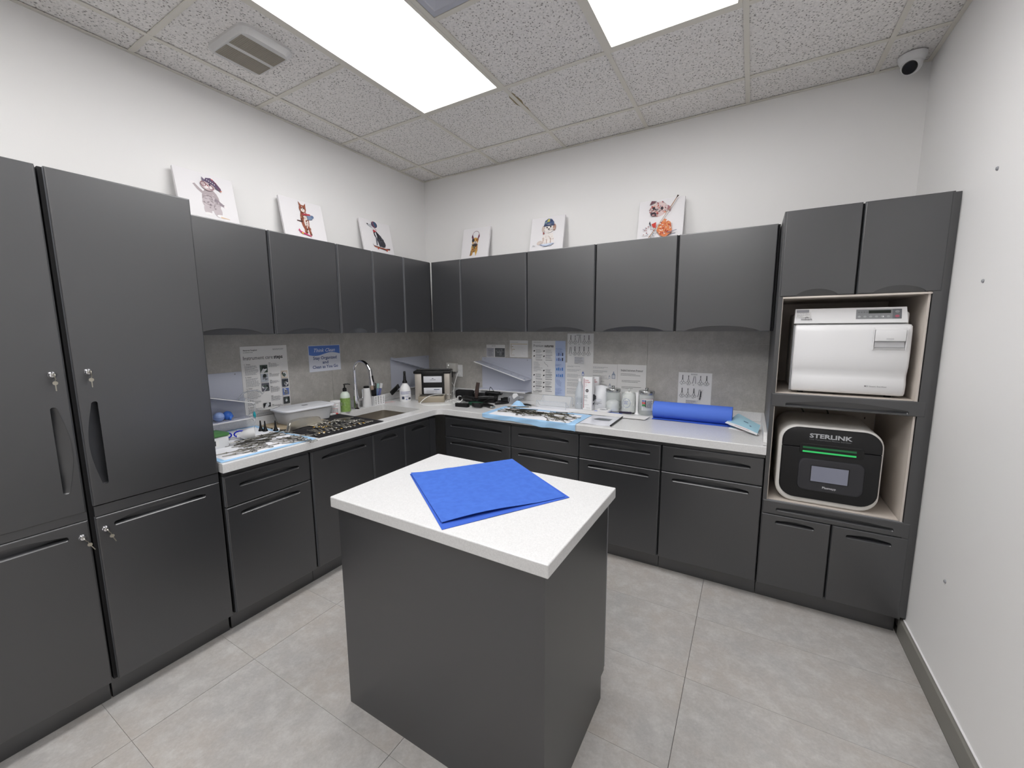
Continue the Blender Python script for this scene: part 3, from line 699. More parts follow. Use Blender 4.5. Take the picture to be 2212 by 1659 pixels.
# instrument care poster
o, P, w, h = paper('poster', 'tall white instrument care steps poster with small photos, left wall', 'poster', 'l', -1.768, -1.467, 0.9465, 1.404, t=0.002, off=0.0235 if False else 0.0065)
X = lambda f: f*w
Z = lambda f: (1-f)*h
P.text('Securos Surgical', X(.06), Z(.065), .0125, DK, bold=1, width=X(.28)); P.text('an amatheon brand', X(.06), Z(.09), .006, DK, bold=1, width=X(.19))
P.lines(X(.68), X(.95), Z(.05), 2, .007, GR, .0022, seed=3)
P.text('Instrument care', X(.05), Z(.19), .034, (70, 70, 72), width=X(.62)); P.text('steps', X(.69), Z(.19), .034, DK, bold=1.4, width=X(.20))
for k, (a, b) in enumerate(((.26, .40), (.44, .57), (.60, .74), (.77, .83), (.87, .95))):
    P.text('%d. Steps'%(k+1), X(.06), Z(a), .009, DK, bold=.6, width=X(.12)); P.lines(X(.06), X(.35), Z(a)-.009, int((b-a)*h/.0062), .0062, LG, .003, seed=10+k)
for k, (a, b) in enumerate(((.255, .31), (.41, .46), (.51, .56), (.60, .69), (.74, .81), (.87, .93))):
    P.lines(X(.56), X(.80), Z(a)-.006, max(1, int((b-a)*h/.0062)), .0062, LG, .003, seed=20+k); P.text('Step', X(.56), Z(a), .008, DK, bold=.6)
R = random.Random(8)
def photo(P, x0, x1, z0, z1, base, seed):
    R = random.Random(seed); P.rect(x0, x1, z0, z1, base)
    w_, h_ = x1-x0, z1-z0
    for k in range(4):
        c = R.choice([(205, 208, 210), (40, 46, 44), (120, 122, 128), (230, 230, 232), (84, 96, 92)])
        cx, cz = x0+w_*R.uniform(.25, .75), z0+h_*R.uniform(.25, .75); n = R.randint(3, 6); pts = []
        for i in range(n):
            a = 2*pi*i/n+R.uniform(-.3, .3); q = R.uniform(.15, .42)
            pts.append((min(max(cx+w_*q*cos(a), x0), x1), min(max(cz+h_*q*sin(a), z0), z1)))
        P.poly(pts, c)
for (a, b, c) in ((.275, .385, (70, 84, 76)), (.40, .52, (176, 182, 190)), (.535, .655, (96, 96, 106)), (.825, .92, (34, 38, 40))):
    photo(P, X(.37), X(.53), Z(b), Z(a), c, int(a*1000))
for (a, b, c) in ((.38, .49, (210, 198, 184)), (.505, .62, (62, 66, 78)), (.645, .745, (104, 128, 190)), (.775, .88, (58, 60, 62))):
    photo(P, X(.82), X(.965), Z(b), Z(a), c, int(a*1000)+5)
P.lines(X(.06), X(.9), Z(.965), 2, .006, LG, .002, seed=90)
P.build('printing', o)
# think clean sign
o, P, w, h = paper('sign', 'laminated blue and white Think Clean sign left of the faucet', 'sign', 'l', -1.307, -1.040, 1.198, 1.392, m=mat('laminated_paper', (222, 226, 238), 0.2))
P.rect(.004, w-.004, .004, h-.004, (226, 229, 240))
top = [(.004+(w-.008)*i/20, h*.66+.011*sin(2*pi*i/20*1.0+3.4)) for i in range(21)]
P.poly(top+[(w-.004, h-.004), (.004, h-.004)], (92, 128, 206))
P.text('Think Clean', w/2, h*.745, .038, (236, 240, 250), 'c', bold=.3, italic=True, width=w*.66)
for i, s_ in enumerate(('Stay Organized', 'and', 'Clean as You Go')): P.text(s_, w*.5, h*(.46-.17*i), .032, (62, 84, 140), 'c', bold=1, width=(w*.74, w*.18, w*.80)[i])
P.build('printing', o)
# papers on the back wall
o, P, w, h = paper('notice', 'small paper with a grey photo half, above the slanted rack', 'paper', 'b', .690, .888, 1.250, 1.364)
P.rect(.002, w*.42, .004, h*.74, (176, 176, 184)); P.rect(w*.46, w-.002, .004, h*.74, (96, 98, 100)); P.lines(.02, w*.38, h*.62, 8, .009, (110, 110, 118), .003, seed=4)
R = random.Random(3)
for k in range(14): P.ell(w*R.uniform(.52, .94), h*R.uniform(.12, .66), .012, .006, R.choice([(70, 72, 74), (136, 138, 140), (120, 122, 124)]), R.uniform(0, 180), 10)
P.lines(w*.3, w*.8, h*.88, 1, .01, GR, .003, seed=2); P.build('printing', o)
o, P, w, h = paper('notice', 'small list with an orange heading rule left of the sutures poster', 'paper', 'b', .938, 1.119, 1.258, 1.404)
P.rect(.006, w-.006, h*.775, h*.80, (196, 172, 110)); P.lines(.006, w*.5, h*.88, 1, .01, LG, .003)
for k in range(8): P.lines(.008, w*(.20+.12*((k*7) % 4 == 1)), h*(.70-.085*k), 1, .01, (150, 124, 66), .004, seed=k)
P.lines(.006, w*.9, h*.60, 7, .012, (205, 204, 202), .002, seed=9); P.build('printing', o)
o, P, w, h = paper('poster', 'white Premium sutures poster with a pale blue right column', 'poster', 'b', 1.159, 1.467, .9465, 1.404, t=.002)
P.rect(w*.705, w, 0, h, (188, 202, 232)); P.lines(w*.05, w*.3, h*.965, 1, .01, LG, .003)
P.text('Premium', w*.05, h*.885, .030, (84, 84, 88), width=w*.30); P.text('sutures', w*.385, h*.885, .030, DK, bold=1.3, width=w*.27)
for r, zf in enumerate((.81, .715, .45, .36, .225, .14)):
    for c, xf in enumerate((.05, .35)):
        if r == 2 and c == 0: P.lines(w*.05, w*.33, h*.49, 4, .009, LG, .003, seed=31); continue
        P.ell(w*(xf+.022), h*zf, .008, .0055, (38, 38, 40), 40, 10); P.lines(w*(xf+.07), w*(xf+.27), h*(zf+.018), 5, .0072, LG, .003, seed=r*2+c); P.rect(w*(xf+.07), w*(xf+.27), h*(zf-.075), h*(zf-.067), (118, 118, 122))
P.lines(w*.06, w*.25, h*.60, 5, .011, LG, .003, seed=77)
P.line([(w*.38, h*.61), (w*.43, h*.57), (w*.47, h*.56), (w*.5, h*.52)], .002, GR)
for zf, cs in ((.755, (0, 1, 0, 2)), (.665, (0, 1, 0, 2)), (.49, (3, 3, 0, 3)), (.375, (3, 0, 3, 3))):
    for k, c in enumerate(cs):
        x_ = w*(.75+.055*k); P.rect(x_, x_+.009, h*(zf-.025), h*(zf+(.03 if k % 2 else .018)), [(120, 150, 210), (90, 100, 150), (44, 48, 70), (70, 130, 205)][c])
P.lines(w*.73, w*.93, h*.86, 5, .009, (128, 148, 198), .003, seed=40); P.lines(w*.73, w*.92, h*.57, 2, .009, (128, 148, 198), .003, seed=41)
for k in range(4): P.ring(w*.92, h*.30, .055-.010*k, .055-.010*k, .0018, (90, 108, 160), 180, 262, 14)
P.lines(w*.73, w*.93, h*.13, 5, .009, (128, 148, 198), .003, seed=42); P.lines(w*.73, w*.85, h*.04, 2, .01, (128, 148, 198), .003, seed=43)
P.text('Securos Surgical', w*.05, h*.045, .012, DK, bold=1, width=w*.26); P.lines(w*.05, w*.25, h*.022, 1, .01, GR, .003); P.build('printing', o)
for xx in (1.1475, 1.4725):
    pass
o, P, w, h = paper('paper_sheet', 'paper of two text pages with blue bottle drawings behind the jars', 'paper', 'b', 1.469, 1.8985, .9465, 1.2275)
for c, x0 in enumerate((.015, .235)):
    for k, (zf, n) in enumerate(((.90, 2), (.80, 3), (.66, 4), (.50, 2), (.42, 5), (.24, 2), (.17, 4))): P.lines(x0, x0+.13, h*zf, n, .0075, LG, .0028, seed=50+k+c*9)
def bottle(P, x, z, s, c, f=None):
    P.poly([(x-.35*s, z), (x+.35*s, z), (x+.35*s, z+.8*s), (x+.1*s, z+1.15*s), (x+.1*s, z+1.4*s), (x-.1*s, z+1.4*s), (x-.1*s, z+1.15*s), (x-.35*s, z+.8*s)], c)
    if f: P.rect(x-.25*s, x+.25*s, z+.1*s, z+.7*s, f)
bottle(P, .152, h*.64, .026, (96, 120, 190), (228, 230, 240)); bottle(P, .402, h*.60, .040, (150, 160, 178), (214, 216, 222)); bottle(P, .370, h*.60, .020, (170, 176, 186), (224, 226, 230)); bottle(P, .375, h*.34, .026, (170, 176, 190), (224, 226, 230))
P.build('printing', o)
o, P, w, h = paper('paper_sheet', 'sheet of ten instrument drawings just under the wall cabinets', 'paper', 'b', 1.484, 1.705, 1.214, 1.4645, off=.0075)
P.lines(w*.35, w*.6, h*.955, 2, .006, GR, .0025, seed=6)
for r in range(2):
    for c in range(5): icon(P, w*(.13+.175*c), h*(.78-.36*r), .040, r*5+c+(r*2))
P.rect(w*.30, w*.66, h*.04, h*.25, (206, 206, 210)); P.lines(w*.31, w*.64, h*.22, 6, .0088, GR, .003, seed=8); P.build('printing', o)
o, P, w, h = paper('paper_sheet', 'Surgical Instrument Protocol page above the third glass jar', 'paper', 'b', 1.9005, 2.1165, .9465, 1.2295)
P.text('Surgical Instrument Protocol', w*.5, h*.825, .017, DK, 'c', bold=.9, width=w*.76); P.rect(w*.12, w*.88, h*.812, h*.816, DK)
for k, (zf, n, x0, x1) in enumerate(((.74, 2, .12, .84), (.56, 2, .16, .88), (.39, 2, .16, .86), (.22, 2, .18, .84))): P.lines(w*x0, w*x1, h*zf, n, .010, (90, 90, 92), .003, seed=70+k)
P.line([(w*(.48+.02*k), h*(.235+.015*(k % 2)+.012*((k*3) % 4 == 0))) for k in range(16)], .0018, (24, 24, 28)); P.line([(w*(.34+.025*k), h*(.165+.012*(k % 2))) for k in range(12)], .002, (24, 24, 28)); P.build('printing', o)
o, P, w, h = paper('paper_sheet', 'sheet of instrument drawings above the blue roll', 'paper', 'b', 2.343, 2.560, .9465, 1.190)
P.lines(w*.38, w*.6, h*.955, 2, .006, GR, .0025, seed=16)
for r in range(2):
    for c in range(5 if r == 0 else 4): icon(P, w*(.13+.18*c), h*(.76-.38*r), .038, r*3+c+(1 if r else 0))
P.poly([(w*.66, h*.22), (w*.69, h*.22), (w*.72, h*.46), (w*.69, h*.50)], (44, 44, 48)); P.line([(w*.58, h*.12), (w*.68, h*.28), (w*.76, h*.52)], .001, GR)
P.rect(w*.26, w*.60, h*.03, h*.20, (208, 208, 212)); P.lines(w*.27, w*.58, h*.17, 5, .008, GR, .003, seed=18); P.build('printing', o)

# slanted tube racks: back plate, slanted perforated shelf, level perforated ledge
def rack(lab, side, p0, p1, clear=False, d=.125, slope=.28, zr=1.060):
    loc = (p0, -.0062, .955) if side == 'b' else (.0062, p0, .955); w = p1-p0
    t = thing('tube_rack', lab, 'rack', loc, 0 if side == 'b' else R90, 'slanted white tube racks on the backsplash')
    MB().rbox(0, w, -.004, 0, 0, .294, .001, 1).build('back_plate', ACRYL, t)
    for x in (.035, w-.04): MB().lathe([(.004, 0), (.004, .0015), (.0001, .002)], seg=10, M=T(x, -.0042, .280) @ Matrix.Rotation(pi/2, 4, 'X')).build('screw', GREYP, t)
    a = -math.atan(slope); L = w/cos(a); zl = (zr-.955)+w*slope+.012
    # perforated slanted shelf
    M = T(0, -.004, zl) @ Matrix.Rotation(-a, 4, 'Y')
    M = T(0, -.004, zl) @ Matrix.Rotation(math.atan(slope), 4, 'Y')
    nh = max(3, int(L/.062)); holes = [[(L*(i+.5)/nh+.013*cos(q), -d*.52+.013*sin(q)) for q in [2*pi*k/12 for k in range(12)]] for i in range(nh)]
    if clear:
        b = MB().prism([(0, 0), (L, 0), (L, -.055), (0, -.055)], -.0015, .0015, 'z', M, [[(L*(i+.5)/nh+.011*cos(q), -.028+.011*sin(q)) for q in [2*pi*k/12 for k in range(12)]] for i in range(nh)]); b.build('slanted_shelf', ACRYL, t)
    else:
        b = MB().prism([(0, 0), (L, 0), (L, -d), (0, -d)], -.0015, .0015, 'z', M, holes); b.build('slanted_shelf', ACRYL, t)
        MB().box(0, L, -d-.0045, -d-.0002, -.0028, .0028, M).build('shelf_edge', WHITE, t)
    MB().box(0, L, -.005, -.0002, .0025, .022, M).build('mounting_flange', ACRYL, t)
    dl = .055 if clear else .115
    nh = 8; b = MB().prism([(0, -.004), (w, -.004), (w, -.004-dl), (0, -.004-dl)], .010, .013, 'z', None, [[(w*(i+.5)/nh+.012*cos(q), -dl*.5-.004+.012*sin(q)) for q in [2*pi*k/12 for k in range(12)]] for i in range(nh)])
    b.build('ledge', ACRYL, t); MB().box(0, w, -.004-dl-.004, -.004-dl-.0002, .008, .015).build('ledge_edge', WHITE, t)
    return t
rack('slanted white tube rack between the outlet and the sutures poster', 'b', .640, 1.155)
rk = rack('slanted white tube rack behind the blue bulbs beside the tall cabinet', 'l', -2.2165, -1.770, zr=1.045)
rack('white tube rack in the corner behind the spray bottle', 'l', -.530, -.020, clear=True, zr=1.085)

# ================================================================== PAINTINGS on top of the wall cabinets
CANV = mat('canvas', (236, 234, 236), 0.8, bump=(1500, .1))
def painting(lab, side, p0, p1, fig, fs):
    w = p1-p0; th = radians(-11.5); d = .087
    loc = (p0, -d, 2.0708) if side == 'b' else (d, p0, 2.0708)
    t = thing('canvas_painting', lab, 'painting', loc, 0 if side == 'b' else R90, 'animal canvases on the wall cabinets'); t.rotation_euler = (th, 0, 0 if side == 'b' else R90)
    MB().rbox(0, w, -.018, 0, 0, .318, .0015, 1).build('canvas', CANV, t)
    global FS; FS = fs; P = Print(-.0182, .0001); fig(P, w); P.build('picture', t)
def F(P, w):
    g, zo, xo, kr = FS
    E_ = lambda x, z, a, b, c, r=0: P.ell((xo+(x-.5)*g)*w, (zo+z*g)*w, a*w*g*kr, b*w*g*kr, c, r); Q = lambda pts, c: P.poly([((xo+(x-.5)*g)*w, (zo+z*g)*w) for x, z in pts], c)
    Ln = lambda pts, t_, c: P.line([((xo+(x-.5)*g)*w, (zo+z*g)*w) for x, z in pts], t_*w*g, c); Rg = lambda x, z, r, t_, c, a0=0, a1=360: P.ring((xo+(x-.5)*g)*w, (zo+z*g)*w, r*w*g, r*w*g, t_*w*g, c, a0, a1)
    return E_, Q, Ln, Rg
FS = (1, 0, .5, 1)
def fur(P, w, x, z, a, b, cols, n, seed, rot=0):
    g, zo, xo, kr = FS; a *= kr; x, z, a, b = xo+(x-.5)*g, zo+z*g, a*g, b*g
    R = random.Random(seed)
    for k in range(n):
        r = sqrt(R.random()); q = R.uniform(0, 2*pi); dx, dz = a*r*cos(q), b*r*sin(q); ca, sa = cos(radians(rot)), sin(radians(rot))
        P.ell((x+dx*ca-dz*sa)*w, (z+dx*sa+dz*ca)*w, w*R.uniform(.010, .026), w*R.uniform(.006, .013), R.choice(cols), R.uniform(0, 180), 7)
def cat1(P, w):
    E_, Q, Ln, Rg = F(P, w); g = (178, 166, 170); g2 = (196, 186, 190); g3 = (150, 138, 146)
    E_(.52, .38, .14, .20, g); E_(.52, .30, .15, .13, g2); Q([(.42, .52), (.33, .60), (.24, .70), (.20, .68), (.28, .56), (.42, .44)], g); E_(.21, .70, .035, .022, (240, 236, 238), 20)
    Q([(.62, .45), (.72, .36), (.80, .30), (.78, .26), (.68, .30), (.58, .38)], g3); E_(.80, .28, .03, .02, (240, 236, 238), -20)
    E_(.42, .14, .06, .10, g2); E_(.62, .14, .07, .11, g2); E_(.42, .05, .06, .025, (240, 238, 238)); E_(.66, .04, .06, .025, (240, 238, 238)); Q([(.66, .035), (.84, .01), (.84, -.0), (.66, .0)], (226, 198, 170))
    fur(P, w, .52, .34, .13, .18, [g, g2, g3, (206, 196, 200)], 40, 1)
    E_(.50, .70, .115, .10, (196, 176, 178)); Q([(.41, .76), (.40, .87), (.48, .79)], (110, 100, 122)); E_(.46, .66, .04, .035, (238, 230, 230)); E_(.53, .66, .04, .035, (238, 230, 230)); E_(.50, .685, .012, .009, (210, 120, 130))
    E_(.54, .72, .016, .016, (50, 44, 60)); Q([(.44, .78), (.48, .86), (.58, .88), (.68, .80), (.76, .68), (.74, .62), (.66, .66), (.60, .72), (.50, .76)], (92, 76, 104))
    for a, c in ((0, (208, 84, 74)), (.04, (226, 140, 110)), (.02, (80, 60, 90))): Q([(.58+a, .87-a), (.62+a, .86-a), (.76+a*.4, .66-a), (.73+a*.3, .65-a)], c)
    for k in range(5): E_(.50+.035*k, .82-.018*k, .008, .008, (236, 232, 236))
    Rg(.41, .71, .055, .010, (120, 40, 60)); Rg(.56, .655, .05, .009, (120, 60, 80)); Ln([(.46, .71), (.51, .69)], .008, (120, 40, 60))
def cat2(P, w):
    E_, Q, Ln, Rg = F(P, w); b = (150, 84, 62); b2 = (196, 146, 118); k_ = (74, 44, 42)
    E_(.52, .42, .085, .20, b); E_(.55, .42, .045, .16, (230, 220, 214)); Q([(.46, .26), (.47, .06), (.53, .06), (.54, .26)], b); Q([(.56, .26), (.60, .04), (.66, .04), (.62, .28)], b); Q([(.44, .34), (.30, .36), (.30, .385), (.45, .39)], k_)
    fur(P, w, .50, .40, .07, .18, [b, b2, k_, (120, 62, 46)], 26, 2); fur(P, w, .50, .16, .03, .10, [b, k_, b2], 10, 3); fur(P, w, .61, .15, .03, .1, [b, k_, b2], 10, 4)
    Q([(.58, .54), (.70, .58), (.76, .56), (.72, .46), (.60, .44)], (120, 140, 168)); E_(.74, .54, .03, .03, (96, 116, 150)); Q([(.46, .58), (.68, .60), (.70, .56), (.48, .53)], (176, 58, 70))
    E_(.50, .70, .07, .075, b); Q([(.43, .74), (.41, .88), (.49, .78)], b); Q([(.53, .78), (.60, .86), (.59, .72)], b); E_(.50, .665, .04, .035, (236, 226, 220)); E_(.475, .715, .012, .012, (30, 26, 26)); E_(.53, .715, .012, .012, (30, 26, 26)); E_(.50, .675, .01, .007, (60, 30, 36)); Ln([(.49, .78), (.495, .72)], .01, (238, 232, 226))
    Q([(.30, .16), (.34, .10), (.62, .02), (.62, -.0), (.34, .05), (.28, .12)], (206, 62, 110)); E_(.38, .055, .018, .018, (230, 200, 80))
def dog3(P, w):
    E_, Q, Ln, Rg = F(P, w); k_ = (44, 44, 50); s = (96, 98, 108)
    Q([(.36, .60), (.46, .60), (.58, .50), (.72, .36), (.78, .20), (.74, .12), (.52, .12), (.48, .30), (.38, .44)], k_); E_(.66, .22, .10, .10, (60, 60, 68)); fur(P, w, .60, .32, .10, .15, [k_, s, (70, 70, 78)], 22, 5, -40)
    Q([(.42, .42), (.40, .14), (.44, .14), (.48, .36)], s); Q([(.50, .36), (.52, .13), (.56, .13), (.57, .34)], (70, 70, 78)); Q([(.44, .56), (.48, .42), (.46, .36), (.40, .50)], (226, 226, 230))
    E_(.40, .72, .08, .07, (232, 232, 236)); Q([(.34, .76), (.18, .76), (.17, .72), (.34, .66)], (190, 192, 198)); E_(.18, .75, .02, .018, (20, 20, 22)); E_(.36, .74, .014, .014, (20, 20, 22))
    E_(.44, .77, .10, .085, (82, 62, 90)); Q([(.36, .82), (.50, .86), (.54, .72), (.42, .70)], (64, 90, 120)); Ln([(.38, .86), (.44, .66), (.50, .60)], .014, (190, 80, 70)); Ln([(.36, .60), (.46, .56)], .03, (206, 66, 74)); E_(.38, .55, .02, .02, (206, 66, 74))
    Q([(.26, .17), (.30, .12), (.74, .08), (.92, .11), (.92, .07), (.74, .03), (.30, .08)], (70, 30, 34)); Ln([(.30, .085), (.90, .055)], .012, (226, 120, 80)); E_(.44, .045, .02, .02, (200, 60, 50)); E_(.78, .025, .02, .02, (200, 60, 50))
def dog4(P, w):
    E_, Q, Ln, Rg = F(P, w); t_ = (204, 158, 84); d_ = (110, 72, 50); k_ = (54, 48, 50)
    Rg(.52, .80, .15, .014, (110, 40, 70), 0, 180); Q([(.36, .56), (.36, .84), (.46, .66)], (130, 100, 110)); Q([(.60, .66), (.68, .84), (.66, .56)], (130, 100, 110)); E_(.365, .74, .025, .06, (90, 34, 60)); E_(.665, .74, .025, .06, (120, 40, 70))
    E_(.51, .56, .125, .12, t_); E_(.42, .60, .05, .06, k_); E_(.60, .60, .04, .05, (170, 110, 60)); E_(.52, .50, .075, .055, (214, 206, 200)); E_(.52, .53, .022, .016, (20, 20, 22)); E_(.46, .60, .016, .016, (20, 18, 18)); E_(.585, .60, .016, .016, (20, 18, 18)); Q([(.46, .48), (.58, .48), (.56, .42), (.48, .42)], (110, 92, 90))
    Q([(.38, .44), (.64, .44), (.66, .20), (.60, .02), (.54, .14), (.46, .14), (.42, .02), (.32, .02), (.36, .24)], t_); fur(P, w, .50, .28, .12, .15, [t_, d_, (226, 190, 90), (180, 70, 60), k_, (70, 110, 110)], 42, 6); Q([(.38, .44), (.66, .44), (.60, .36), (.44, .36)], k_); Q([(.46, .34), (.56, .34), (.52, .24)], (90, 110, 90))
    Ln([(.38, .2), (.36, .0)], .03, d_); Ln([(.62, .2), (.60, .0)], .03, (226, 180, 80))
def dog5(P, w):
    E_, Q, Ln, Rg = F(P, w); wv = (238, 232, 228); c_ = (206, 190, 180); k_ = (80, 62, 60)
    Q([(.36, .46), (.68, .46), (.74, .16), (.70, .10), (.34, .10), (.30, .20)], wv); fur(P, w, .52, .28, .17, .17, [wv, c_, (220, 204, 196), (244, 240, 238)], 40, 7); Ln([(.50, .28), (.49, .12)], .012, (180, 140, 120)); Ln([(.62, .30), (.63, .12)], .012, (180, 140, 120)); Ln([(.38, .34), (.37, .14)], .010, (180, 140, 120)); E_(.26, .18, .08, .05, (214, 200, 192), 20)
    E_(.54, .60, .15, .12, wv); E_(.36, .60, .05, .09, c_); E_(.72, .62, .045, .09, (176, 140, 124)); fur(P, w, .54, .58, .13, .10, [wv, c_, (244, 240, 238)], 22, 8); E_(.48, .63, .02, .02, (24, 22, 22)); E_(.60, .64, .02, .02, (24, 22, 22)); E_(.545, .575, .024, .018, (24, 22, 22)); Ln([(.52, .53), (.74, .58)], .016, (236, 230, 226)); Ln([(.52, .52), (.74, .57)], .004, k_); Q([(.36, .50), (.42, .46), (.36, .42)], (150, 60, 60))
    Q([(.38, .72), (.40, .84), (.50, .90), (.62, .88), (.70, .78), (.70, .70), (.54, .74)], (72, 92, 130)); Q([(.46, .80), (.50, .88), (.56, .88), (.56, .80)], (196, 190, 96)); Q([(.38, .72), (.70, .71), (.74, .67), (.36, .67)], (52, 66, 100)); E_(.62, .82, .03, .025, (40, 50, 90)); E_(.44, .78, .025, .02, (130, 160, 150))
    Q([(.30, .12), (.74, .14), (.66, .06), (.40, .05)], (206, 216, 232)); Ln([(.28, .11), (.50, .05), (.76, .12)], .012, (80, 100, 150)); P.text('Mau', .10*w, .29*w, .05*w, (120, 120, 124), italic=True)
def dog6(P, w):
    E_, Q, Ln, Rg = F(P, w); cs = [(214, 176, 172), (190, 96, 88), (232, 220, 218), (120, 96, 104), (236, 150, 110), (176, 60, 66), (74, 70, 86), (244, 236, 234)]
    E_(.46, .70, .19, .17, (226, 204, 202)); fur(P, w, .46, .70, .20, .17, cs, 95, 9); Q([(.26, .80), (.22, .70), (.30, .90), (.42, .88)], (110, 70, 80)); Q([(.66, .76), (.74, .70), (.72, .60), (.66, .66)], (170, 120, 126)); E_(.36, .72, .03, .03, (40, 34, 40)); E_(.54, .70, .03, .03, (60, 50, 58)); E_(.36, .58, .06, .045, (62, 48, 58)); E_(.36, .56, .03, .015, (200, 150, 150))
    fur(P, w, .30, .18, .16, .14, [(226, 226, 232), (190, 196, 208), (120, 140, 160), (236, 232, 230), (150, 70, 66)], 40, 10); Q([(.28, .36), (.34, .28), (.30, .42)], (60, 60, 70)); Q([(.34, .34), (.44, .38), (.44, .24), (.38, .26)], (206, 60, 50)); Q([(.50, .30), (.62, .44), (.76, .34), (.80, .12), (.66, .0), (.54, .06), (.46, .18)], (222, 130, 80)); fur(P, w, .63, .22, .13, .17, [(236, 170, 110), (206, 90, 60), (240, 220, 200), (180, 60, 50), (244, 236, 230)], 60, 11)
    Ln([(.30, .02), (.50, .30), (.72, .66), (.86, .90)], .016, (150, 110, 80)); Ln([(.32, .02), (.87, .88)], .006, (236, 226, 214)); Q([(.84, .86), (.90, .92), (.86, .94)], (60, 44, 40)); Ln([(.70, .10), (.90, .14)], .014, (120, 130, 150)); Ln([(.72, .04), (.88, .06)], .012, (90, 96, 120))
painting('large looking canvas of a grey cat with round glasses and striped cap', 'l', -2.036, -1.742, cat1, (.86, .25, .53, 1.25))
painting('canvas of a brown tabby cat standing on a pink skateboard', 'l', -1.463, -1.152, cat2, (.86, .23, .50, 1.35))
painting('canvas of a grey dog in a helmet sitting on a skateboard', 'l', -.818, -.505, dog3, (.86, .25, .50, 1.15))
painting('canvas of a tan bulldog wearing headphones, nearest the corner on the back wall', 'b', .487, .772, dog4, (.82, .24, .48, 1.15))
painting('canvas of a white puppy in a patterned blue cap', 'b', 1.177, 1.467, dog5, (.90, .22, .52, 1.15))
painting('canvas of a speckled dog playing a violin', 'b', 2.035, 2.336, dog6, (1.0, .13, .48, 1.05))

# ================================================================== STERILIZERS in the tower
t = thing('steam_sterilizer', 'white steam sterilizer with grey control panel in the upper bay', 'sterilizer', (2.965, -.600, 1.1685))
SW = .447
MB().rbox(.006, SW-.008, .035, .45, .012, .405, .012, 3).build('body', WHITE, t, smooth=30)
for x in (.05, SW-.05):
    for y in (.06, .40): MB().lathe([(.014, 0), (.012, .0125)], (x, y, 0), 12).build('foot', BLACKM, t)
hd = MB().add([(-.003, .004, .354), (SW-.020, .004, .354), (SW-.026, .020, .426), (.0, .020, .426), (-.003, .06, .354), (SW-.016, .06, .354), (SW-.026, .06, .426), (.0, .06, .426)], [(0, 1, 2, 3), (4, 7, 6, 5), (0, 4, 5, 1), (3, 2, 6, 7), (0, 3, 7, 4), (1, 5, 6, 2)])
hd = hd.build('control_head', WHITE, t)
def on_head(x, y, z): return (x, .004+(z-.354)*(.016/.072)+y, z)
P = Print(-.0006, .0002, fn=on_head)
GP = (132, 134, 136)
P.rect(.240, .404, .372, .417, (140, 142, 144)); P.rect(.372, .404, .372, .417, (112, 114, 118)); P.rect(.286, .366, .398, .412, (26, 34, 26))
for k in range(6): P.ell(.252+.021*k, .383, .006, .0045, (168, 170, 172) if k else (176, 178, 180), n=10); 
for k in range(4): P.ell(.250+.010*k, .404, .0035, .003, (120, 122, 124), n=8)
P.ell(.388, .405, .008, .006, (150, 152, 154)); P.ell(.388, .384, .008, .006, (176, 96, 112)); P.poly([(.336, .380), (.342, .380), (.339, .387)], (240, 240, 240))
P.rect(.004, .055, .408, .421, (150, 150, 156)); P.rect(.004, .062, .384, .407, (216, 215, 214)); P.lines(.006, .058, .402, 3, .0065, (150, 150, 156), .002, seed=3)
P.text('midmark', .024, .370, .013, (62, 62, 64), bold=.6, width=.046); P.ring(.047, .380, .008, .006, .0012, (62, 62, 64), 0, 180, 10); P.ring(.047, .380, .005, .004, .0012, (62, 62, 64), 0, 180, 10)
P.build('control_panel', hd)
prof = [(.024, .010), (.010, .014), (.003, .024), (.0, .040), (-.004, .066), (.002, .090), (.004, .108), (-.003, .130), (-.010, .152), (-.012, .200), (-.010, .270), (-.008, .315), (-.003, .338), (.008, .346), (.030, .348)]
m = MB(); secs = []
for x, ins in ((.002, .012), (.005, .004), (.012, 0), (SW-.014, 0), (SW-.005, .004), (SW-.001, .012)):
    secs.append([(x, y+ins, min(max(z, .010+ins*.8), .348-ins*.8)) for y, z in prof])
n = len(prof); vs = [p for s_ in secs for p in s_]; fs = [(k*n+i, k*n+i+1, (k+1)*n+i+1, (k+1)*n+i) for k in range(len(secs)-1) for i in range(n-1)]+[tuple(range(n)), tuple((len(secs)-1)*n+i for i in range(n))]
D = m.add(vs, fs).build('door', WHITE, t, smooth=50)
yd = -.0125
l = MB().rbox(.312, .420, yd-.016, yd+.004, .268, .322, .004, 2).build('latch_handle', WHITE, D, smooth=30)
MB().add([(.306, yd-.001, .226), (.424, yd-.001, .226), (.424, yd-.0015, .330), (.306, yd-.0015, .330), (.315, yd-.0115, .236), (.417, yd-.0115, .236)], [(0, 1, 5, 4)]).box(.307, .310, yd-.010, yd+.002, .228, .330).box(.4215, .4245, yd-.010, yd+.002, .228, .330).build('latch_recess', WHITE, D)
MB().rbox(.313, .419, yd-.004, yd, .240, .2665, .001, 1).build('latch_painted_shade', mat('latch_grey', (200, 200, 202), .5), D)  # grey plate painted as the shade below the latch handle
P = Print(yd-.0165, .0001); P.rect(.352, .378, .276, .282, (206, 206, 208)); P.build('latch_mark', D)
P = Print(-.0052, .0001, fn=lambda x, y, z: (x, y+.0015, z)); P.text('M11', .296, .050, .0095, (90, 90, 92), bold=1, width=.014); P.text('Steam Sterilizer', .314, .050, .0095, (120, 120, 122), width=.064); P.build('model_text', D)
MB().rbox(-.0035, .0015, .004, .03, .015, .345, .001, 1).build('side_seal', GREYP, t)

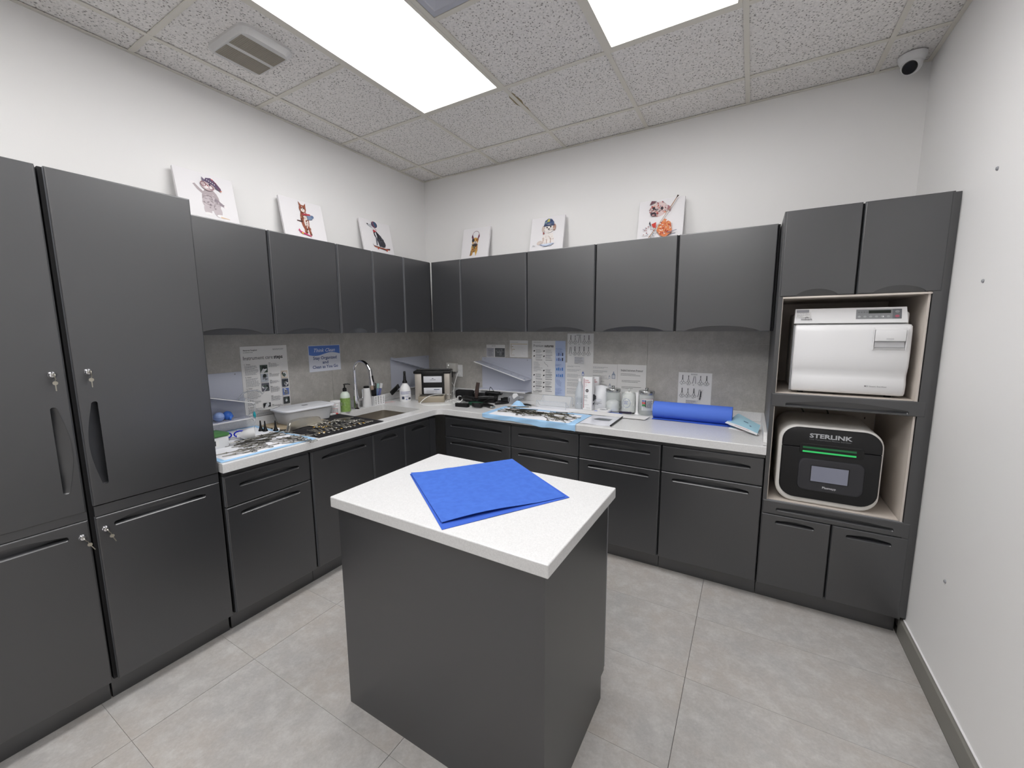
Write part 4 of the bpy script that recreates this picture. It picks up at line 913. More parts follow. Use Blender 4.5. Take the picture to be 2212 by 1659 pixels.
t = thing('plasma_sterilizer', 'rounded black and white plasma sterilizer with touch screen in the lower bay', 'sterilizer', (2.936, -.600, .5905))
w, h, r = .428, .413, .082
def rr3(i, y, rad=None): return [(x, y, z) for x, z in rrect(i, w-i, i, h-i, (rad or r)-i*.6, 8)]
m = MB(); plate(m, [rr3(.012, .42), rr3(.0, .40), rr3(0, .02), rr3(.002, .006), rr3(.008, .0), rr3(.018, -.002)]); m.build('housing', mat('shell_white', (236, 234, 230), .3), t, smooth=50)
xl, xr = .016, w-.010
BLK = mat('face_black', (20, 20, 22), .38)
def face(z0, z1, r0, r1, name):    # black face half with different bottom/top radii
    out = []
    for cx, cz, a, q in ((xr-r0, z0+r0, -90, r0), (xr-r1, z1-r1, 0, r1), (xl+r1, z1-r1, 90, r1), (xl+r0, z0+r0, 180, r0)):
        for i in range(9): g_ = radians(a+90*i/8); out.append((cx+q*cos(g_), cz+q*sin(g_)))
    m = MB(); c = ((xl+xr)/2, (z0+z1)/2)
    def ins(d, y): return [(x+(c[0]-x)*d, y, z+(c[1]-z)*d) for x, z in out]
    plate(m, [ins(0, -.001), ins(0, -.010), ins(.012, -.0135), ins(.03, -.0145)]); return m.build(name, BLK, t, smooth=40)
face(.030, .3005, .070, .003, 'lower_face')
lid = face(.3025, .404, .003, .072, 'lid_face')
m = MB(); plate(m, [[(x, y, z) for x, z in rrect(a, b, c, d, .012, 5)] for a, b, c, d, y in ((.092, .352, .268, .324, -.0146), (.096, .348, .272, .320, -.0160))])
m.build('handle_recess', BLACK, t)
m = MB().add([(.106, -.0162, .286), (.322, -.0162, .286), (.322, -.0185, .278), (.106, -.0185, .278)], [(0, 1, 2, 3)]).build('status_light', mat('green_light', (40, 150, 80), .3, emit=(40, 190, 95), es=.55), t, fix=False)
m = MB().add([(.106, -.0163, .308), (.322, -.0163, .308), (.322, -.0163, .298), (.106, -.0163, .298)], [(0, 1, 2, 3)]).build('status_light', mat('green_dim', (30, 84, 52), .3, emit=(30, 110, 60), es=.25), t, fix=False)
m = MB(); plate(m, [[(x, y, z) for x, z in rrect(a, b, c, d, .03, 6)] for a, b, c, d, y in ((.094, .360, .078, .246, -.0146), (.096, .358, .080, .244, -.020), (.101, .353, .085, .239, -.021))])
pn = m.build('screen_panel', mat('panel_dark', (50, 50, 54), .4), t)
MB().box(.146, .302, -.0225, -.0208, .128, .214).build('bezel', BLACK, pn)
MB().box(.149, .298, -.0232, -.0225, .131, .211).build('screen', mat('screen_glow_reflection', (96, 98, 110), .12, emit=(126, 128, 142), es=.38), pn)  # reflection painted as pale grey-lavender, on top of the weak backlight
P = Print(-.0212, .0001); P.text('Plasmapp', .200, .098, .015, (196, 196, 200), bold=1.2, width=.056); P.build('maker_text', pn)
P = Print(-.0147, .0001); P.text('STERLINK', .130, .356, .030, (176, 178, 182), bold=1.6, width=.172); P.text('Low Temperature Plasma Sterilizer', .131, .344, .0095, (120, 122, 126), width=.168); P.build('logo_text', lid)
cab = MB().tube([(.10, .50, .46), (.13, .49, .43), (.16, .48, .36), (.15, .47, .30)], .004, 8, smooth=6).tube([(.22, .50, .47), (.26, .49, .42), (.28, .48, .34)], .004, 8, smooth=6)
cab.build('power_cord', mat('cord_grey', (120, 116, 110), .6), t, smooth=60)

# ================================================================== THINGS ON THE COUNTERS
CT = CZ + 0.0005
def at(name, lab, cat, x, y, z=None, a=0.0, group=None): return thing(name, lab, cat, (x, y, CT if z is None else z), a, group)
# --- absorbent pads
def pad(lab, x0, x1, y0, y1, hf, border=.045, n=30, ny=18):
    o = at('absorbent_pad', lab, 'pad', (x0+x1)/2, (y0+y1)/2)
    cx, cy = (x0+x1)/2, (y0+y1)/2
    def pos(u, v, dz=0):
        x, y, z = hf(x0+(x1-x0)*u, y0+(y1-y0)*v); return (x-cx, y-cy, z-CT+dz)
    MB().grid(n, ny, lambda u, v: pos(u, v, .0008), th=.0016).build('backing', PADB, o, smooth=60)
    bu, bv = border/(x1-x0), border/(y1-y0)
    MB().grid(n, ny, lambda u, v: pos(bu+(1-2*bu)*u, bv+(1-2*bv)*v, .0016), th=.0007).build('absorbent_core', PADW, o, smooth=60)
    return o
def drape(over):  # bend past the counter's front edge; over = distance function
    return over
def hfL(x, y):
    z = CT+.0012+.0010*sin(23*y)*sin(17*x+1)+.0008
    if y > -1.72 and x < .12: z += .018*min(1, (y+1.72)/.06)
    if y > -1.90 and x < .10: z += .010*max(0, (.10-x)/.10)
    if x > .655: z -= 0
    return x, y, z
pad('white pad with blue border crowded with instruments beside the tall cabinet', .030, .652, -2.214, -1.722, hfL, border=.026)
def hfB(x, y):
    e = -CF-.0035; z = CT+.0012
    if y < e+.006:
        d = (e+.006)-y; k = min(d, .008)
        return x, e+.006-k*.9-.0022*(1+sin(31*x+60*d)), z-max(0, d-.004)*(.50+.50*(x-1.09)/.73+.07*sin(17*x)+.04*sin(41*x))
    return x, y, z+.0006*sin(25*x)*sin(19*y)+.0005
pad('white pad with crumpled blue border hanging over the back counter edge', 1.090, 1.822, -.722, -.355, hfB, border=.05, n=44, ny=40)
# second pad under the scissors
def hfC(x, y): return x, y, CT+.0006+.0004*sin(20*x)
sheet('paper_towel', 'plain white paper towel lying behind the draped pad', 'towel', [(1.115, -.352), (1.800, -.352), (1.700, -.190), (1.260, -.190)], CT, lambda u, v: .0012, PADW, n=8)
t = at('pad_corner', 'folded pale blue pad corner standing next to the tape dispenser', 'pad', 1.178, -.345)
MB().grid(6, 6, lambda u, v: (-.05+.12*u, .03+.05*u*(1-v)-.02*v, .001+(.046*sin(pi*min(u*1.15, 1)))*(1-v)), th=.001).build('fold', PADB, t, smooth=60)
MB().grid(4, 4, lambda u, v: (-.045+.08*u, .012-.03*v, .0015+.012*sin(pi*u)*(1-v)), th=.001).build('core', PADW, t, smooth=60)
t.location.z += .0

# --- surgical instruments
def half_pts(L, s, spread=1.0):
    w = .0095*spread*s
    return [(0, .0004*s, 0), (.30*L, .0016*s, 0), (.38*L, .0006*s, 0), (.46*L, -.0030*s, 0), (.80*L, -w*.9, 0)], (.905*L, -w*1.25)
def mk_hemostat(L, m, ringm, lab, cat, name, group, spread=1.0, rr_=.0098):
    t = thing(name, lab, cat, (0, 0, 0), 0, group)
    for s in (1, -1):
        P_, c = half_pts(L, s, spread); z = .0011*s
        b = MB().tube([(p[0], p[1], p[2]+.0035+z) for p in P_[:3]], [.0009, .0021], 5).tube([(p[0], p[1], p[2]+.0035+z) for p in P_[2:]], .0015, 5)
        b.tube([(P_[-1][0], P_[-1][1], .0035), (c[0]-rr_, c[1]*.9, .0035)], .0017, 5)
        if ringm is m: b.tube([(c[0]+rr_*cos(q), c[1]+rr_*.8*sin(q), .0032) for q in [2*pi*k/12 for k in range(12)]], .0015, 5, closed=True)
        sh = b.build('shank', m, t, smooth=60)
        if ringm is not m: MB().tube([(c[0]+rr_*cos(q), c[1]+rr_*.8*sin(q), .0032) for q in [2*pi*k/12 for k in range(12)]], .0017, 5, closed=True).build('finger_ring', ringm, sh, smooth=60)
    MB().lathe([(.0028, 0), (.0028, .0072), (.0018, .0078)], (.38*L, 0, 0), 8).build('pivot', m, t)
    return t
def mk_tweezer(L, m, lab, group):
    t = thing('tweezers', lab, 'tweezers', (0, 0, 0), 0, group)
    for s in (1, -1):
        MB().prism([(0, .0004*s), (.3*L, .0035*s), (.7*L, .0055*s), (L, .0012*s), (L, 0), (.7*L, .0040*s), (.3*L, .0022*s), (0, 0)], .0006, .0066, 'z').build('arm', m, t)
    return t
def mk_retractor(L, m, lab, group):
    t = thing('retractor', lab, 'retractor', (0, 0, 0), 0, group)
    MB().rbox(.25*L, .8*L, -.0035, .0035, .0005, .0055, .001, 1).tube([(.26*L, 0, .003), (.08*L, 0, .003), (.0, .003, .004), (-.004, .012, .005)], .0017, 5).tube([(.79*L, 0, .003), (.93*L, 0, .003), (L, -.004, .004), (L+.004, -.013, .005)], .0017, 5).build('rod', m, t, smooth=60)
    return t
def put(src, x, y, a, z=0, tail=None, used={}):
    if src.name not in used: used[src.name] = 1; o = src
    else: o = copy_tree(src)
    o.location = (x, y, CT+z); o.rotation_euler = (0, 0, a)
    if tail:
        if 'B:'+src.name not in used: used['B:'+src.name] = src['label'].split(' on the ')[0]
        o['label'] = used['B:'+src.name]+' '+tail
    return o
R = random.Random(21)
G1 = 'instruments on the white pad by the tall cabinet'
hA = mk_hemostat(.150, INSTR, INSTR, 'steel ring handled clamp on the white pad by the tall cabinet', 'clamp', 'clamp', G1, 1.3, .0115)
hA2 = mk_hemostat(.125, INSTR, INSTR, 'steel ring handled clamp on the white pad by the tall cabinet', 'clamp', 'clamp', G1, 1.6, .0105)
tA = mk_tweezer(.135, INSTR, 'steel tweezers on the white pad by the tall cabinet', 'tweezers on the left white pad')
rA = mk_retractor(.17, INSTR, 'thin steel retractor on the white pad by the tall cabinet', 'retractors on the left white pad')
# near front left: long ones with the rings towards the right
for i, (x, y, a) in enumerate(((.545, -2.190, 80), (.600, -2.185, 76), (.585, -2.130, 84), (.630, -2.105, 92), (.500, -2.060, 60), (.470, -2.080, 70), (.610, -1.960, 88), (.630, -1.905, 60))):
    put(hA if i % 2 else hA2, x-.035, y+.015, radians(a), .0032+.0005*(i % 3), 'in the front row on the left white pad')
for i in range(15):
    x = R.uniform(.30, .56); y = R.uniform(-2.04, -1.79); a = R.choice([0, 180])+R.uniform(60, 120)
    put(hA if R.random() < .5 else hA2, x, y-.06*sin(radians(a)), radians(a), .003+.0022*(i % 4), 'in the middle pile on the left white pad')
for i in range(4): put(tA, R.uniform(.36, .58), R.uniform(-2.08, -1.86), radians(R.uniform(50, 110)), .003+.002*(i % 3))
for i in range(6): put(rA, R.uniform(.28, .50), R.uniform(-2.02, -1.84), radians(R.uniform(60, 110)), .0035+.002*(i % 3))
for i in range(6): put(hA, R.uniform(.46, .60), R.uniform(-1.86, -1.80), radians(R.uniform(10, 70)), .003+.002*(i % 3), 'at the right end of the left white pad')

# black mat with gold and steel instruments
t = at('drying_mat', 'thin black mat covered in instruments between the bowl and the sink', 'mat', .4, -1.45)
MB().grid(10, 10, lambda u, v: (-.225+.475*v, -.262+.503*u-.02*v*(u-.5), .0012+.0006*sin(9*u)*sin(7*v)+.004), th=.0028).build('mat_sheet', mat('mat_black', (22, 21, 25), .85), t, smooth=60)
G2 = 'instruments on the black mat'
hB = mk_hemostat(.140, STEEL, STEEL, 'shiny steel ring handled clamp on the black mat', 'clamp', 'clamp', G2, 1.2, .0095)
hG = mk_hemostat(.145, STEEL, GOLD, 'steel needle holder with gold finger rings on the black mat', 'clamp', 'needle_holder', 'gold ringed needle holders on the black mat', 1.2, .0095)
tB = mk_tweezer(.13, STEEL, 'steel tweezers on the black mat', 'tweezers on the black mat')
MZ = .0062
for i in range(20):      # rows of handles along the front edge
    y = -1.665+.0195*i+R.uniform(-.004, .004); x = .475+R.uniform(-.02, .02)-(.0 if i % 2 else .03)
    put(hG if i % 5 == 2 else hB, x, y+.02, radians(-8+R.uniform(-14, 10)), MZ+.0008*(i % 3), 'in the front row on the black mat')
for i in range(15):
    x = R.uniform(.25, .42); y = R.uniform(-1.58, -1.32)
    put(hG if i % 4 == 0 else hB, x, y, radians(R.uniform(-60, 60)), MZ+.003+.002*(i % 4), 'in the loose pile behind on the black mat')
for i in range(6): put(tB, R.uniform(.25, .45), R.uniform(-1.60, -1.30), radians(R.uniform(-80, 80)), MZ+.004+.002*(i % 3))

G3 = 'instruments on the draped pad of the back counter'
DI = mat('instrument_dull', (104, 101, 90), .35, 1.0)
hC = mk_hemostat(.135, DI, DI, 'dull steel ring handled clamp on the draped pad', 'clamp', 'clamp', G3, 1.5, .0105)
tC = mk_tweezer(.125, DI, 'dull steel tweezers on the draped pad', 'tweezers on the draped pad')
rC = mk_retractor(.16, DI, 'dull steel retractor on the draped pad', 'retractors on the draped pad')
for i in range(30):
    u = R.random(); x = 1.20+.54*u; y = -.485-.08*u+R.uniform(-.085, .085); a = R.choice([0, 180])+R.uniform(-50, 40)
    put(hC, x-.06*cos(radians(a)), y-.06*sin(radians(a)), radians(a), .003+.0022*(i % 4), 'in the left half of the draped pad' if u < .5 else 'in the right half of the draped pad')
for i in range(6): put(tC, R.uniform(1.22, 1.60), R.uniform(-.58, -.44), radians(R.uniform(-30, 50)), .0035+.002*(i % 3))
for i in range(8): put(rC, R.uniform(1.20, 1.56), R.uniform(-.58, -.42), radians(R.uniform(-30, 30)), .004+.002*(i % 3))
put(rC, 1.14, -.50, radians(12), .003)

# two shears and a long file behind the draped pad
def shears(lab, x, y, a, L, m1, m2, z):
    t = at('shears', lab, 'scissors', x, y, CT+z, radians(a))
    for s in (1, -1):
        b = MB().prism([(0, .001*s), (.0, -.002*s), (.42*L, -.004*s), (.46*L, .009*s), (.2*L, .0085*s)], .004+.0015*s, .0055+.0015*s, 'z').build('blade', m1, t)
        MB().tube([(.44*L, .004*s, .005), (.58*L, -.010*s, .006), (.78*L, -.018*s, .006), (L, -.014*s, .005)], [.0045, .006], 7, smooth=4).build('handle', m2, t, smooth=60)
    return t
shears('grey handled shears nearest the tape dispenser', 1.285, -.215, 205, .175, STEEL, mat('grey_handle', (92, 92, 92), .5), .002)
shears('black handled shears lying across the pad edge', 1.345, -.255, 178, .15, STEEL, BLACK, .004)
t = at('file_tool', 'long dull metal bar tool below the shears', 'tool', 1.135, -.385, CT+.003, radians(28)); MB().rbox(0, .17, -.006, .006, 0, .006, .002, 2).build('bar', DI, t); MB().rbox(.17, .19, -.003, .003, .0005, .0055, .001, 1).build('tip', STEEL, t)

# --- left end things
t = at('storage_box', 'white plastic box with a green lid beside the tall cabinet', 'box', .345, -2.118, CT+.003, radians(4))
MB().rbox(-.06, .052, -.075, .062, 0, .062, .006, 2).build('tub', mat('box_white', (222, 224, 226), .4), t, smooth=40)
MB().rbox(-.064, .056, -.079, .066, .063, .079, .005, 2).build('lid', mat('lid_green', (78, 128, 74), .45), t, smooth=40)
P = Print(0, .0002, fn=lambda x, y, z: (.0525-y, x, z)); P.rect(-.05, .012, .014, .050, (228, 228, 226)); P.rect(-.046, -.004, .020, .046, (40, 46, 44)); P.ell(-.025, .030, .012, .008, (170, 172, 168)); P.build('label', t)
t = at('goggles', 'clear goggles with royal blue frame on the left pad', 'goggles', .225, -1.955, CT+.004, radians(70))
BLG = mat('royal_blue', (24, 44, 190), .3)
for s in (-1, 1): 
    e = MB().tube([(.036*s+.030*cos(q), .0+.008*sin(q)*.0, .020+.017*sin(q)) for q in [2*pi*k/14 for k in range(14)]], .0042, 6, closed=True).build('rim', BLG, t, smooth=60)
    MB().lathe([(.028, 0), (.028, .001)], seg=16, M=T(.036*s, 0, .020) @ Matrix.Scale(.62, 4, (0, 0, 1)) @ Matrix.Rotation(pi/2, 4, 'X')).build('lens', CLEARL, e)
    MB().tube([(.064*s, 0, .024), (.066*s, .04, .022), (.060*s, .09, .004)], .0035, 6, smooth=4).build('temple_arm', BLG, t, smooth=60)
t = at('anesthesia_mask', 'white cup shaped breathing mask lying on its side on the left pad', 'mask', .322, -1.930, CT+.032, radians(62))
M = Matrix.Rotation(radians(84), 4, 'Y')
MB().lathe([(.009, -.045), (.010, -.030), (.026, -.012), (.031, .015), (.033, .040), (.0335, .043), (.031, .040), (.029, .015), (.024, -.009)], seg=20, M=M).build('cup', WHITE, t, smooth=50, fix=False)
MB().lathe([(.024, -.004), (.0325, .004), (.0318, .020)], seg=20, M=M, cap=False).build('clear_band', mat('grey_clear', (150, 145, 142), .2), t, smooth=50) if False else None
for i, (x, y) in enumerate(((.188, -1.778), (.222, -1.770), (.268, -1.732))):
    t = at('specula_cone', ('black otoscope cone, leftmost of three on the left pad', 'black otoscope cone in the middle of the three', 'black otoscope cone standing alone next to the bowl')[i], 'otoscope cone', x, y, CT+.004, 0, 'black otoscope cones')
    MB().lathe([(.0140, 0), (.0140, .005), (.0105, .012), (.0058, .030), (.0038, .055), (.0034, .064), (.0022, .064), (.0022, .05)], seg=16).build('cone', BLACK, t, smooth=40)
# blue bulbs on the ledge of the left rack
for lab, y, z, r, m in (('pale blue rubber bulb on the ledge of the left rack', -1.952, 1.000, .0285, mat('bulb_pale', (150, 172, 222), .35)), ('bright blue rubber bulb behind the pale one on the left rack', -1.897, .998, .0265, mat('bulb_blue', (70, 124, 220), .35))):
    t = thing('rubber_bulb', lab, 'bulb', (.078 if r > .028 else .060, y, .9685))
    MB().ball((0, 0, r), r, 20).build('bulb', m, t, smooth=80)
    if r > .028: MB().tube([(r*1.005*cos(q), r*1.005*sin(q), r*.9) for q in [2*pi*k/24 for k in range(24)]], .0009, 5, closed=True).build('seam', mat('seam_blue', (96, 116, 176), .4), t)
    else: MB().lathe([(.016, 0), (.009, .012), (.006, .024), (.0055, .030)], seg=14, M=T(.012, .010, r*.8) @ Matrix.Rotation(radians(125), 4, 'Y') @ Matrix.Rotation(.4, 4, 'X')).build('nozzle', m, t, smooth=60)
# clear tubing hanging from the rack
t = thing('clear_tubing', 'looped clear breathing tubing hanging from the left rack', 'tubing', (.13, -1.80, .96))
TB = mat('tube_clear', (206, 210, 216), .15, alpha=.45, spec=.8)
def rel(p): return (p[0]-.13, p[1]+1.80, p[2]-.96)
MB().tube([rel(p) for p in ((.03, -1.815, 1.075), (.05, -1.790, 1.115), (.08, -1.745, 1.130), (.09, -1.715, 1.120), (.09, -1.698, 1.100))], .0045, 8, smooth=6).build('corrugated_hose', TB, t, smooth=70)
MB().tube([rel(p) for p in ((.10, -1.835, 1.074), (.12, -1.810, 1.090), (.13, -1.775, 1.060), (.135, -1.772, 1.010), (.14, -1.785, .975), (.17, -1.80, .94), (.26, -1.86, .915), (.315, -1.905, .915))], .0022, 6, smooth=6).build('thin_line', TB, t, smooth=70)
MB().tube([rel(p) for p in ((.09, -1.698, 1.100), (.092, -1.683, 1.118), (.095, -1.672, 1.137))], .003, 6).lathe([(.010, 0), (.010, .004)], rel((.095, -1.672, 1.137)), 12).build('connector', TB, t, smooth=50)
MB().tube([rel(p) for p in ((.115, -1.80, .985), (.120, -1.77, .968), (.125, -1.785, .950), (.10, -1.80, .985))], .0022, 6, smooth=5).tube([rel(p) for p in ((.07, -1.790, 1.06), (.08, -1.755, 1.04), (.10, -1.765, 1.0), (.08, -1.79, .98))], .0022, 6, smooth=5).build('loop', TB, t, smooth=70)
MB().lathe([(.003, -.022), (.007, -.012), (.0085, 0), (.006, .012), (.003, .020)], rel((.137, -1.781, .985)), 12).build('teal_connector', mat('teal', (40, 160, 172), .3), t, smooth=50)
t = thing('cable_hook', 'thin grey wire looping from the left rack ledge to the goggles', 'wire', (.12, -2.0, .93)); MB().tube([(-.01, -.02, .035), (0, .0, .01), (.02, .06, .0), (.06, .09, -.012), (.09, .075, -.036)], .0014, 6, smooth=6).build('wire', GREYP, t, smooth=60); MB().rbox(-.012, -.004, -.024, -.016, -.0, .040, .001, 1).build('clip', mat('clip_blue', (110, 134, 176), .4), t)
# tray, tub, kidney dish
t = at('tan_tray', 'tan shallow tray under the lidded plastic tub', 'tray', .165, -1.535)
MB().prism(rrect(-.125, .130, -.170, .150, .03, 5), 0, .006, 'z').build('board', mat('tan', (176, 160, 134), .6), t)
t = at('plastic_tub', 'clear plastic tub with a frosted white lid on the counter', 'container', .145, -1.465, CT+.0065, radians(-3))
m = MB(); plate(m, [[(x, y, z) for x, z_, in ()] for _ in ()] or [[(x, y, 0) for x, y in rrect(-.078, .085, -.150, .150, .03, 5)], [(x, y, .045) for x, y in rrect(-.087, .094, -.160, .160, .035, 5)], [(x, y, .088) for x, y in rrect(-.095, .102, -.170, .170, .04, 5)]]); m.build('bin', MILKY, t, smooth=50)
m = MB(); plate(m, [[(x, y, .0885) for x, y in rrect(-.104, .112, -.184, .184, .045, 5)], [(x, y, .097) for x, y in rrect(-.104, .112, -.184, .184, .045, 5)], [(x, y, .100) for x, y in rrect(-.100, .108, -.180, .180, .042, 5)], [(x, y, .0985) for x, y in rrect(-.090, .098, -.170, .170, .036, 5)]])
m.build('lid', mat('lid_frost', (228, 230, 236), .3), t, smooth=40)
m = MB(); plate(m, [[(x, y, .010) for x, y in rrect(-.070, .078, -.135, .135, .02, 4)], [(x, y, .060) for x, y in rrect(-.078, .086, -.145, .145, .02, 4)]]); m.build('contents', mat('tub_contents', (150, 152, 156), .6), t)
MB().rbox(-.02, .0, .0, .035, .0995, .102, .0005, 1).build('lid_mark', GREYP, t)
t = at('booklet', 'small white folded booklet behind the plastic tub', 'booklet', .075, -1.665, CT+.09, radians(20)); MB().grid(6, 2, lambda u, v: (-.04+.05*v, -.06+.12*u, .004+.008*abs(u-.5)), th=.003).build('pages', PAPER, t); t.location = (.060, -1.640, CT+.1066)
kd = at('kidney_dish', 'upturned stainless kidney dish on the edge of the black mat', 'dish', .345, -1.605, CT+.0075, radians(96))
def kid(k, z):
    out = []
    for i in range(36):
        a = 2*pi*i/36; r_ = 1.0; x = .128*cos(a); y = .060*sin(a)
        if y < 0: y = y*.55*(1-.0)+.030*(1-(x/.128)**2)-0.0
        y += -.030*(x/.128)**2
        out.append((x*k, y*k+(1-k)*.008, z))
    return out
m = MB(); plate(m, [kid(1.04, .001), kid(1.06, .003), kid(1.0, .005), kid(.93, .030), kid(.87, .048), kid(.80, .053)]); m.build('dish_shell', mat('dish_steel', (216, 211, 200), .3, .95), kd, smooth=50)
t = at('cotton_pad', 'small round white pad peeking out beside the kidney dish', 'pad', .255, -1.722, CT+.003); MB().lathe([(.020, 0), (.020, .010), (.016, .013)], seg=16).build('disc', WHITEM, t, smooth=40)
# canister, soap, foam bottle, brush basket, spray bottle
t = at('canister', 'white canister with faint red print left of the soap bottle', 'canister', .128, -1.200)
MB().lathe([(.034, 0), (.035, .003), (.035, .082)], seg=24).build('can_body', WHITE, t, smooth=40); MB().lathe([(.0365, .083), (.0365, .096), (.034, .098)], seg=24).build('lid', WHITEM, t, smooth=40)
def cyl_print(P_, r, M=None): pass
def wrapfn(r, a0): # local print x -> angle round a cylinder facing the viewer
    return lambda x, y, z: ((r-y)*cos(a0+x/r), (r-y)*sin(a0+x/r), z)
VA = atan2(CAMP.y+1.2, CAMP.x-.13)
P = Print(0, .00015, fn=wrapfn(.0352, VA)); 
for k in range(7): P.lines(-.02, .024, .070-.009*k, 1, .01, (206, 120, 120) if k % 3 == 0 else (150, 150, 154), .003, seed=k)
P.rect(.008, .016, .015, .045, (190, 190, 194)); P.build('label', t)
t = at('syringe_cap', 'white stick with a red cap in front of the canister', 'syringe', .165, -1.265, CT+.0075, radians(60)); MB().tube([(-.03, 0, .005), (.03, 0, .005)], .004, 8).build('barrel', WHITE, t); MB().tube([(.0302, 0, .005), (.045, 0, .005)], .005, 8).build('cap', mat('cap_red', (196, 50, 44), .4), t)
t = at('soap_bottle', 'green soap bottle with a black pump beside the faucet', 'bottle', .125, -1.110)
MB().lathe([(.034, 0), (.0365, .004), (.0365, .118), (.033, .135), (.022, .150), (.0135, .156)], seg=24).build('bottle_body', mat('bottle_clear', (214, 226, 214), .15), t, smooth=40)
MB().lathe([(.0371, .004), (.0371, .108)], seg=24, cap=False).build('green_label', mat('soap_green', (124, 156, 82), .3, noise=(60, (142, 172, 100), 3)), t, smooth=40)
P = Print(0, .0002, fn=wrapfn(.0374, VA)); P.rect(-.032, -.004, .050, .078, (232, 234, 226)); P.lines(-.029, -.008, .070, 3, .006, (120, 130, 110), .002, seed=3); P.build('white_sticker', t)
MB().lathe([(.0150, .1565), (.0150, .178), (.0090, .184), (.0050, .186), (.0050, .205), (.009, .207), (.009, .213)], seg=16).tube([(0, 0, .210), (.012, .022, .211), (.020, .036, .206)], [.006, .0035], 8).build('pump', BLACK, t, smooth=40)
t = at('foam_bottle', 'tapered white bottle with black cap right of the faucet', 'bottle', .100, -.885)
MB().lathe([(.036, 0), (.0385, .004), (.036, .05), (.030, .11), (.0255, .148), (.022, .152)], seg=24).build('bottle_body', WHITE, t, smooth=40); MB().lathe([(.0225, .1525), (.0225, .163), (.017, .168)], seg=18).build('cap', BLACK, t, smooth=40)
t = at('brush_basket', 'white perforated basket holding brushes at the sink', 'basket', .098, -.785)
bw, bd, bh = .058, .038, .080
hl = [[(x_+.0048*cos(q), z_+.0048*sin(q)) for q in [2*pi*k/8 for k in range(8)]] for x_ in (-.040, -.0135, .0135, .040) for z_ in (.014, .028, .042, .056, .068)]
Mf = T(bd, 0, 0) @ rz(pi/2)
m = MB().prism([(-bw+.006, 0), (bw-.006, 0), (bw, bh), (-bw, bh)], -.0015, .0015, 'y', Mf, hl); m.build('front_wall', WHITE, t)
m = MB().prism([(-bw+.006, 0), (bw-.006, 0), (bw, bh), (-bw, bh)], -.0015, .0015, 'y', T(-bd, 0, 0) @ rz(pi/2)).box(-bd+.0016, bd-.0016, -bw+.004, bw-.004, 0, .003)
m.add([(-bd, -bw+.006, .0), (bd, -bw+.006, .0), (bd, -bw, bh), (-bd, -bw, bh)], [(0, 1, 2, 3)]).add([(-bd, bw-.006, .0), (bd, bw-.006, .0), (bd, bw, bh), (-bd, bw, bh)], [(0, 1, 2, 3)]); m.build('basket_shell', WHITE, t, fix=False)
MB().box(-bd+.004, bd-.004, -bw+.008, bw-.008, .003, .060).build('dark_liner', BLACKM, t)
def brush(lab, x, y, tx, ty, L, w_, m1, m2, z0=.064):
    t = at('brush', lab, 'brush', .098+x, -.785+y, CT+z0)
    d = Vector((tx, ty, 1)).normalized(); q = Vector((0, 0, 1)).rotation_difference(d).to_matrix().to_4x4() @ rz(0)
    MB().rbox(-.005, .005, -w_/2, w_/2, 0, L*.62, .003, 2, q).build('handle', m1, t, smooth=40); MB().rbox(-.006, .006, -w_*.62, w_*.62, L*.62+.0003, L, .004, 2, q).build('head', m2, t, smooth=40)
brush('tan faced black brush, leftmost in the sink basket', .006, -.035, 0, -.12, .105, .022, BLACK, mat('bristle_tan', (170, 150, 136), .7))
brush('black and olive brush second from the left in the basket', .002, -.012, 0, .0, .118, .020, BLACK, mat('brush_olive', (78, 76, 68), .6))
brush('pale teal brush in the middle of the sink basket', -.004, .010, 0, .16, .112, .018, mat('brush_bluegrey', (120, 140, 180), .5), mat('brush_teal', (168, 206, 200), .5))
brush('white brush with rounded head in the sink basket', .008, .022, 0, .30, .114, .020, mat('brush_violet', (104, 110, 160), .5), WHITE)
t = at('claw_clip', 'black forked cord clip leaning out of the sink basket', 'clip', .100, -.585, CT+.092, R90)
q = T(0, 0, 0) @ Matrix.Rotation(radians(-32), 4, 'Y')
cl = MB().rbox(-.045, .035, -.009, .009, -.019, .019, .005, 2, q); 
for z_ in (-.010, 0.0, .010): cl.rbox(.034, .068, -.006, .006, z_*1.4-.004, z_*1.4+.004, .002, 1, q)
cl.build('clip_body', BLACK, t, smooth=40)
MB().tube([(-.045, 0, -.030), (-.07, .0, -.046), (-.125, .0, -.060)], .0012, 5, smooth=3).tube([(-.042, 0, -.022), (-.07, .0, -.030), (-.14, .0, -.050)], .0012, 5, smooth=3).build('wire_leg', STEEL, t)
t = at('spray_bottle', 'white spray bottle with black trigger in the corner', 'bottle', .200, -.555)
MB().lathe([(.046, 0), (.0485, .005), (.0485, .095), (.042, .120), (.020, .155), (.016, .160)], seg=28).build('bottle_body', WHITE, t, smooth=40)
VB = atan2(CAMP.y+.555, CAMP.x-.2)
P = Print(0, .0002, fn=wrapfn(.0489, VB)); P.rect(-.046, .060, .026, .098, (232, 234, 242)); P.rect(-.044, .056, .066, .094, (176, 182, 208)); P.lines(-.040, .050, .088, 4, .007, (84, 92, 150), .003, seed=4); P.rect(-.030, -.008, .024, .048, (56, 64, 86)); P.rect(.026, .050, .020, .038, (30, 38, 56)); P.rect(.002, .018, .018, .028, (150, 156, 190)); P.lines(0, .04, .052, 3, .006, (96, 104, 160), .002, seed=6); P.build('label', t)
